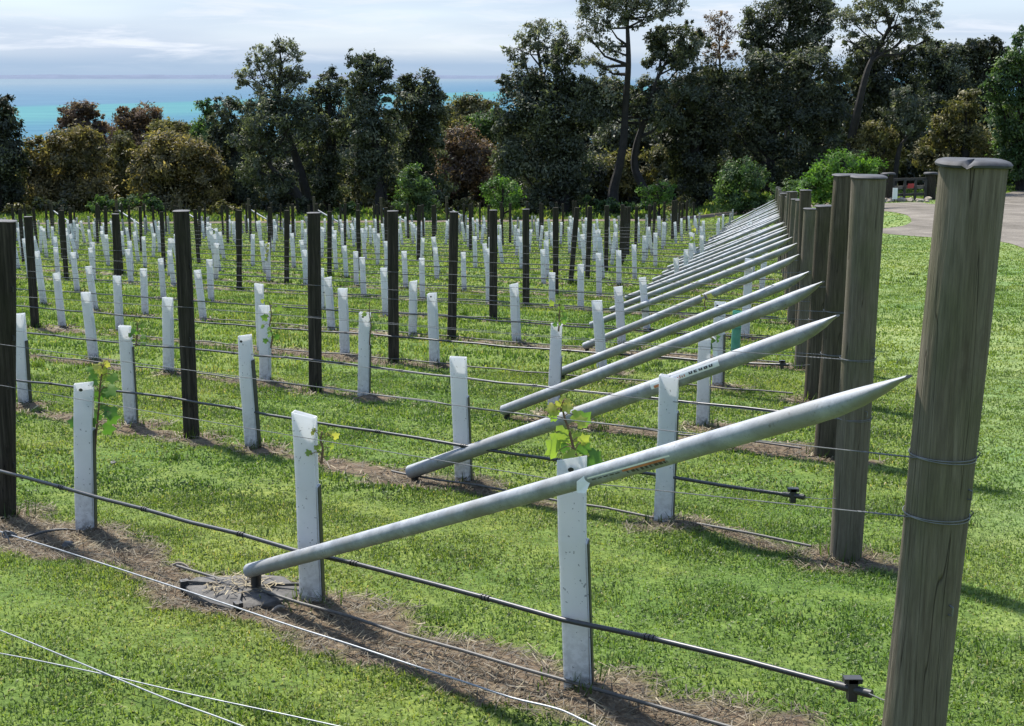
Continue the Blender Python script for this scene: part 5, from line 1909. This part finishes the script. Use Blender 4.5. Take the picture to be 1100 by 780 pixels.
tree('low_shrub', 'low dark leafy shrub between the round shrub and the lime green one', 'shrub', SG, 80, [(842, 236, .08), (842, 220, .06), (842, 205, .03)],
     [(834, 206, 10, 9), (850, 202, 11, 9), (842, 216, 14, 10), (858, 214, 9, 10)], 'leaf_mid', .15, 1.4, sub=12)
tree('low_shrub', 'sparse yellow-green bush in front of the curved gum trunk', 'shrub', SG, 86, [(708, 234, .08), (708, 222, .06), (706, 208, .03)],
     [(694, 206, 9, 7), (708, 201, 11, 7), (722, 205, 9, 7), (700, 214, 11, 7), (716, 215, 12, 8)], 'leaf_bright', .15, .9, sub=12)
tree('round_shrub', 'pointed green bush in front of the dark gums', 'shrub', SG, 88, [(447, 236, .1), (447, 215, .08), (446, 190, .04)],
     [(445, 184, 9, 9), (437, 194, 11, 11), (455, 196, 12, 11), (446, 206, 16, 13), (434, 216, 11, 11), (458, 218, 13, 11)], 'leaf_mid', .17, 1.4, sub=12)
tree('round_shrub', 'pale green bush beside the large drooping gum', 'shrub', SG, 88, [(540, 236, .1), (540, 218, .08), (540, 200, .04)],
     [(538, 194, 10, 8), (528, 203, 11, 9), (548, 203, 12, 10), (536, 214, 15, 11), (553, 216, 10, 11)], 'leaf_bright', .17, 1.1, sub=12)
BG = 'background trees behind the gums'
for i, (px, top, w, Y, lf, lab) in enumerate([
        (262, 128, 40, 126, 'leaf_black', 'dark background tree behind the broad gum and its leaning neighbour'),
        (318, 128, 44, 124, 'leaf_gum', 'dark background tree behind the leaning limbs'),
        (372, 126, 44, 126, 'leaf_black', 'dark background tree between the slender and the straight-trunked gum'),
        (428, 122, 42, 124, 'leaf_gum', 'dark background tree behind the straight trunk and the pointed gum'),
        (478, 146, 36, 122, 'leaf_black', 'dark background tree behind the russet shrubby tree'),
        (560, 128, 46, 124, 'leaf_gum', 'dark background tree behind the drooping gum'),
        (622, 92, 46, 126, 'leaf_black', 'dark background tree between the drooping gum and the tallest trunk'),
        (668, 96, 46, 122, 'leaf_gum', 'dark background tree behind the tallest trunk'),
        (712, 92, 46, 126, 'leaf_black', 'dark background tree behind the curved leaning trunk'),
        (770, 84, 46, 128, 'leaf_gum', 'dark background tree behind the half-bare twiggy tree'),
        (812, 84, 50, 126, 'leaf_black', 'dark background tree behind the huge rounded gum'),
        (872, 84, 50, 128, 'leaf_gum', 'dark background tree behind the lime green shrub'),
        (920, 70, 44, 124, 'leaf_black', 'dark background tree behind the leaning forked gum'),
        (984, 92, 50, 128, 'leaf_gum', 'dark background tree behind the flat-topped pine'),
        (1050, 96, 50, 128, 'leaf_black', 'dark background tree behind the spiky-topped tree')]):
    rg_ = random.Random(i + 60)
    hh = 232 - top
    cl_ = []
    for row_ in range(5):
        yy_ = top + hh * (.10 + .2 * row_)
        ww = w * (.42 + .13 * row_)
        for j_ in (-1, 0, 1):
            cl_.append((px + j_ * ww * .62 + rg_.uniform(-4, 4), yy_ + rg_.uniform(-5, 5) + (3 if j_ else -3), ww * .48, hh * .13))
    tree('background_tree', lab, 'tree', BG, Y, [(px, 240, .3), (px, top + hh * .5, .22), (px, top + hh * .2, .08)], cl_, lf, .34, .8)
# understory filling the shade between the trunks
for i, (px, py, rx, ry, Y, lf, lab) in enumerate([
        (30, 205, 24, 22, 112, 'leaf_black', 'dark undergrowth bush behind the olive wattle'),
        (118, 214, 22, 18, 114, 'leaf_mid', 'shaded green bush between the two wattles'),
        (236, 214, 20, 18, 110, 'leaf_olive', 'olive bush under the dark broad gum'),
        (276, 212, 20, 18, 112, 'leaf_olive', 'yellowish bush below the leaning limbs of the gum'),
        (306, 196, 20, 26, 114, 'leaf_black', 'dark bush behind the base of the open-crowned gum'),
        (340, 204, 22, 24, 113, 'leaf_black', 'dark bush behind the slender gum'),
        (384, 206, 20, 22, 112, 'leaf_olive', 'olive bush behind the straight-trunked gum'),
        (426, 200, 18, 22, 113, 'leaf_olive', 'sunlit bush in the gap beside the straight trunk'),
        (474, 210, 20, 18, 112, 'leaf_black', 'dark bush behind the pointed green bush'),
        (520, 212, 18, 18, 113, 'leaf_black', 'dark bush behind the pale green bush'),
        (566, 214, 24, 20, 112, 'leaf_black', 'dark bush under the drooping gum'),
        (634, 200, 22, 28, 113, 'leaf_black', 'dark bush beside the trunk of the tallest gum'),
        (664, 186, 24, 20, 114, 'leaf_olive', 'olive bush behind the tallest trunk'),
        (676, 158, 28, 26, 118, 'leaf_gum', 'dark tree filling the gap between the two bending trunks'),
        (712, 176, 22, 20, 114, 'leaf_olive', 'sunlit bush behind the curved trunk'),
        (720, 208, 22, 16, 112, 'leaf_black', 'dark bush behind the sparse yellow-green bush'),
        (776, 190, 22, 30, 113, 'leaf_black', 'dark bush behind the round shrub'),
        (778, 130, 22, 30, 114, 'leaf_black', 'dark tree below the half-bare twiggy crown'),
        (812, 196, 22, 24, 113, 'leaf_olive', 'brown-green bush behind the round shrub and the big gum'),
        (850, 190, 26, 28, 114, 'leaf_black', 'dark bush between the two shrubs'),
        (890, 176, 24, 26, 114, 'leaf_black', 'dark bush behind the lime green shrub'),
        (918, 150, 20, 26, 114, 'leaf_black', 'dark bush at the foot of the leaning gum'),
        (966, 190, 26, 22, 100, 'leaf_black', 'dark bush right behind the gate'),
        (996, 192, 24, 20, 102, 'leaf_gum', 'dark bush beside the gate'),
        (1030, 196, 26, 16, 104, 'leaf_black', 'dark bush along the far side of the drive'),
        (1072, 192, 28, 20, 102, 'leaf_black', 'dark bush at the bend of the drive'),
        (1100, 192, 24, 18, 98, 'leaf_mid', 'green bush at the edge of the gravel drive')]):
    tree('undergrowth_bush', lab, 'bush', 'bushes in the shade under the trees', Y, [(px, 238, .12), (px, py + ry * .6, .09), (px, py, .04)],
         [(px - rx * .45, py - ry * .3, rx * .6, ry * .6), (px + rx * .45, py - ry * .35, rx * .6, ry * .62), (px, py - ry * .55, rx * .6, ry * .45), (px - rx * .4, py + ry * .45, rx * .65, ry * .6), (px + rx * .4, py + ry * .45, rx * .65, ry * .6)], lf, .28, 1.1)
rg_ = random.Random(77)
kinds = [('leaf_olive', 'straggly olive weed bush'), ('leaf_mid', 'green weed bush'), ('leaf_black', 'dark weed bush')]
where = ['under the dark edge wattle', 'under the olive wattle', 'between the two wattles', 'under the golden wattle', 'under the dark broad gum', 'under the leaning limbs',
         'before the open-crowned gum', 'before the slender gum', 'beside the straight trunk', 'before the russet tree', 'under the drooping gum', 'left of the tallest trunk'.replace('left of', 'just before'), 'before the curved trunk', 'under the dense black-green gum']
for i, px in enumerate([16, 58, 122, 170, 238, 286, 336, 368, 424, 492, 580, 640, 676, 738]):
    lf, kd = kinds[(i * 2 + i // 3) % 3]
    Y = rg_.uniform(91, 96)
    h = rg_.uniform(9, 17); w_ = rg_.uniform(12, 20)
    tree('weed_bush', kd + ' at the wood edge ' + where[i], 'bush', 'weed bushes at the wood edge', Y, [(px, 236, .05), (px, 230 - h * .4, .04), (px, 230 - h * .8, .02)],
         [(px + rg_.uniform(-1, 1) * w_, 229 - rg_.uniform(.2, .9) * h, w_ * rg_.uniform(.3, .5), h * rg_.uniform(.3, .5)) for _ in range(6)], lf, .2, 1.0)
print('leaves', NLEAF[0], 'guards', len(guards), 'posts', sum(rowcount.values()))

# distant wood on the slope that falls to the sea, one mass behind the near trees
rg = np.random.default_rng(99)
cl = []
for i in range(240):
    x = rg.uniform(-95, 110); y = rg.uniform(150, 220)
    px = 550 + FPX * x / (y * 1.0)
    z = float(terrain(x, y))
    hmax = 7.5
    # keep the crowns under the sea gaps
    lim = at(px, 150 if (px < 250 or 470 < px < 560) else 118, y).z
    zt = min(z + rg.uniform(4, 9), lim)
    cl.append((Vector((x, y, (z + zt) / 2)), rg.uniform(3, 5), max(1.5, (zt - z) / 2)))
V, Q, T = leaf_cloud(cl, 170, rg, .55, .42, sub=5)
tag(link('distant_wood', np_mesh('distant_wood', V, Q, M['leaf_black'], T)), 'far dark wood on the slope falling to the bay', 'wood', kind='stuff')

# ------------------------------------------------------------------ sky and sun
SUN_EL, SUN_AZ = 53.0, -32.0                       # azimuth clockwise from +Y: up the slope towards the sea, a little to the left
w = bpy.data.worlds.new('World'); sc.world = w; w.use_nodes = True
nt = w.node_tree; nt.nodes.clear()
out = nt.nodes.new('ShaderNodeOutputWorld')
bg = nt.nodes.new('ShaderNodeBackground'); bg.inputs['Strength'].default_value = .15
sky = nt.nodes.new('ShaderNodeTexSky'); sky.sky_type = 'NISHITA'; sky.sun_disc = False
sky.sun_elevation = R(SUN_EL); sky.sun_rotation = R(SUN_AZ); sky.altitude = 60; sky.air_density = 1.0; sky.dust_density = .6; sky.ozone_density = 1.6
tc = nt.nodes.new('ShaderNodeTexCoord')
sp = nt.nodes.new('ShaderNodeSeparateXYZ'); nt.links.new(tc.outputs['Generated'], sp.inputs[0])
az = math_n(nt, 'ARCTAN2', sp.outputs[0], sp.outputs[1])
cx = nt.nodes.new('ShaderNodeCombineXYZ')
nt.links.new(math_n(nt, 'MULTIPLY', az, 9), cx.inputs[0]); nt.links.new(math_n(nt, 'MULTIPLY', sp.outputs[2], 75), cx.inputs[1])
n1 = noise(nt, cx.outputs[0], 1.0, 7, .62, .4)
n2 = noise(nt, cx.outputs[0], .35, 3, .5)
band = ramp(nt, sp.outputs[2], [(.0, (0, 0, 0)), (.010, (.15, .15, .15)), (.018, (1, 1, 1)), (.038, (.75, .75, .75)), (.07, (.55, .55, .55)), (.25, (.5, .5, .5)), (1, (.4, .4, .4))])
cm = math_n(nt, 'MULTIPLY', ramp(nt, n1, [(.50, (0, 0, 0)), (.64, (1, 1, 1))]), band)
veil = ramp(nt, n2, [(.3, (.80, .80, .80)), (.7, (.97, .97, .97))])
grey = mixc(nt, veil, sky.outputs[0], (1.60, 1.98, 2.62))
veil0 = ramp(nt, sp.outputs[2], [(0, (1, 1, 1)), (.008, (1, 1, 1)), (.02, (0, 0, 0))])
grey = mixc(nt, veil0, grey, (1.38, 1.82, 2.42))
col = mixc(nt, cm, grey, (2.8, 3.0, 3.32))
# overhead the sky stays clear blue between thin cloud
hi = ramp(nt, sp.outputs[2], [(.0, (1, 1, 1)), (.12, (1, 1, 1)), (.35, (.25, .25, .25)), (1, (.15, .15, .15))])
col = mixc(nt, hi, sky.outputs[0], col)
nt.links.new(col, bg.inputs[0]); nt.links.new(bg.outputs[0], out.inputs[0])

sd = bpy.data.lights.new('sun', 'SUN'); sd.energy = 4.3; sd.angle = R(2.5); sd.color = (1, .955, .88)
so = bpy.data.objects.new('sun', sd); COL.objects.link(so)
dv = Vector((math.sin(R(SUN_AZ)) * math.cos(R(SUN_EL)), math.cos(R(SUN_AZ)) * math.cos(R(SUN_EL)), math.sin(R(SUN_EL))))
so.rotation_euler = (-dv).to_track_quat('-Z', 'Y').to_euler()
so.location = (0, 0, 30)

cd = bpy.data.cameras.new('camera'); co = bpy.data.objects.new('camera', cd); COL.objects.link(co)
cd.sensor_fit = 'HORIZONTAL'; cd.sensor_width = 36; cd.lens = FPX / 1100 * 36
cd.clip_start = .05; cd.clip_end = 150000
co.rotation_euler = (math.pi / 2 - TH, 0, 0)
sc.camera = co
sc.view_settings.view_transform = 'Standard'; sc.view_settings.look = 'None'; sc.view_settings.gamma = 1
sc.view_settings.use_curve_mapping = False
sc.view_settings.exposure = 1.08
sc.cycles.max_bounces = 6; sc.cycles.transparent_max_bounces = 4
sc.cycles.diffuse_bounces = 3; sc.cycles.glossy_bounces = 2; sc.cycles.transmission_bounces = 3
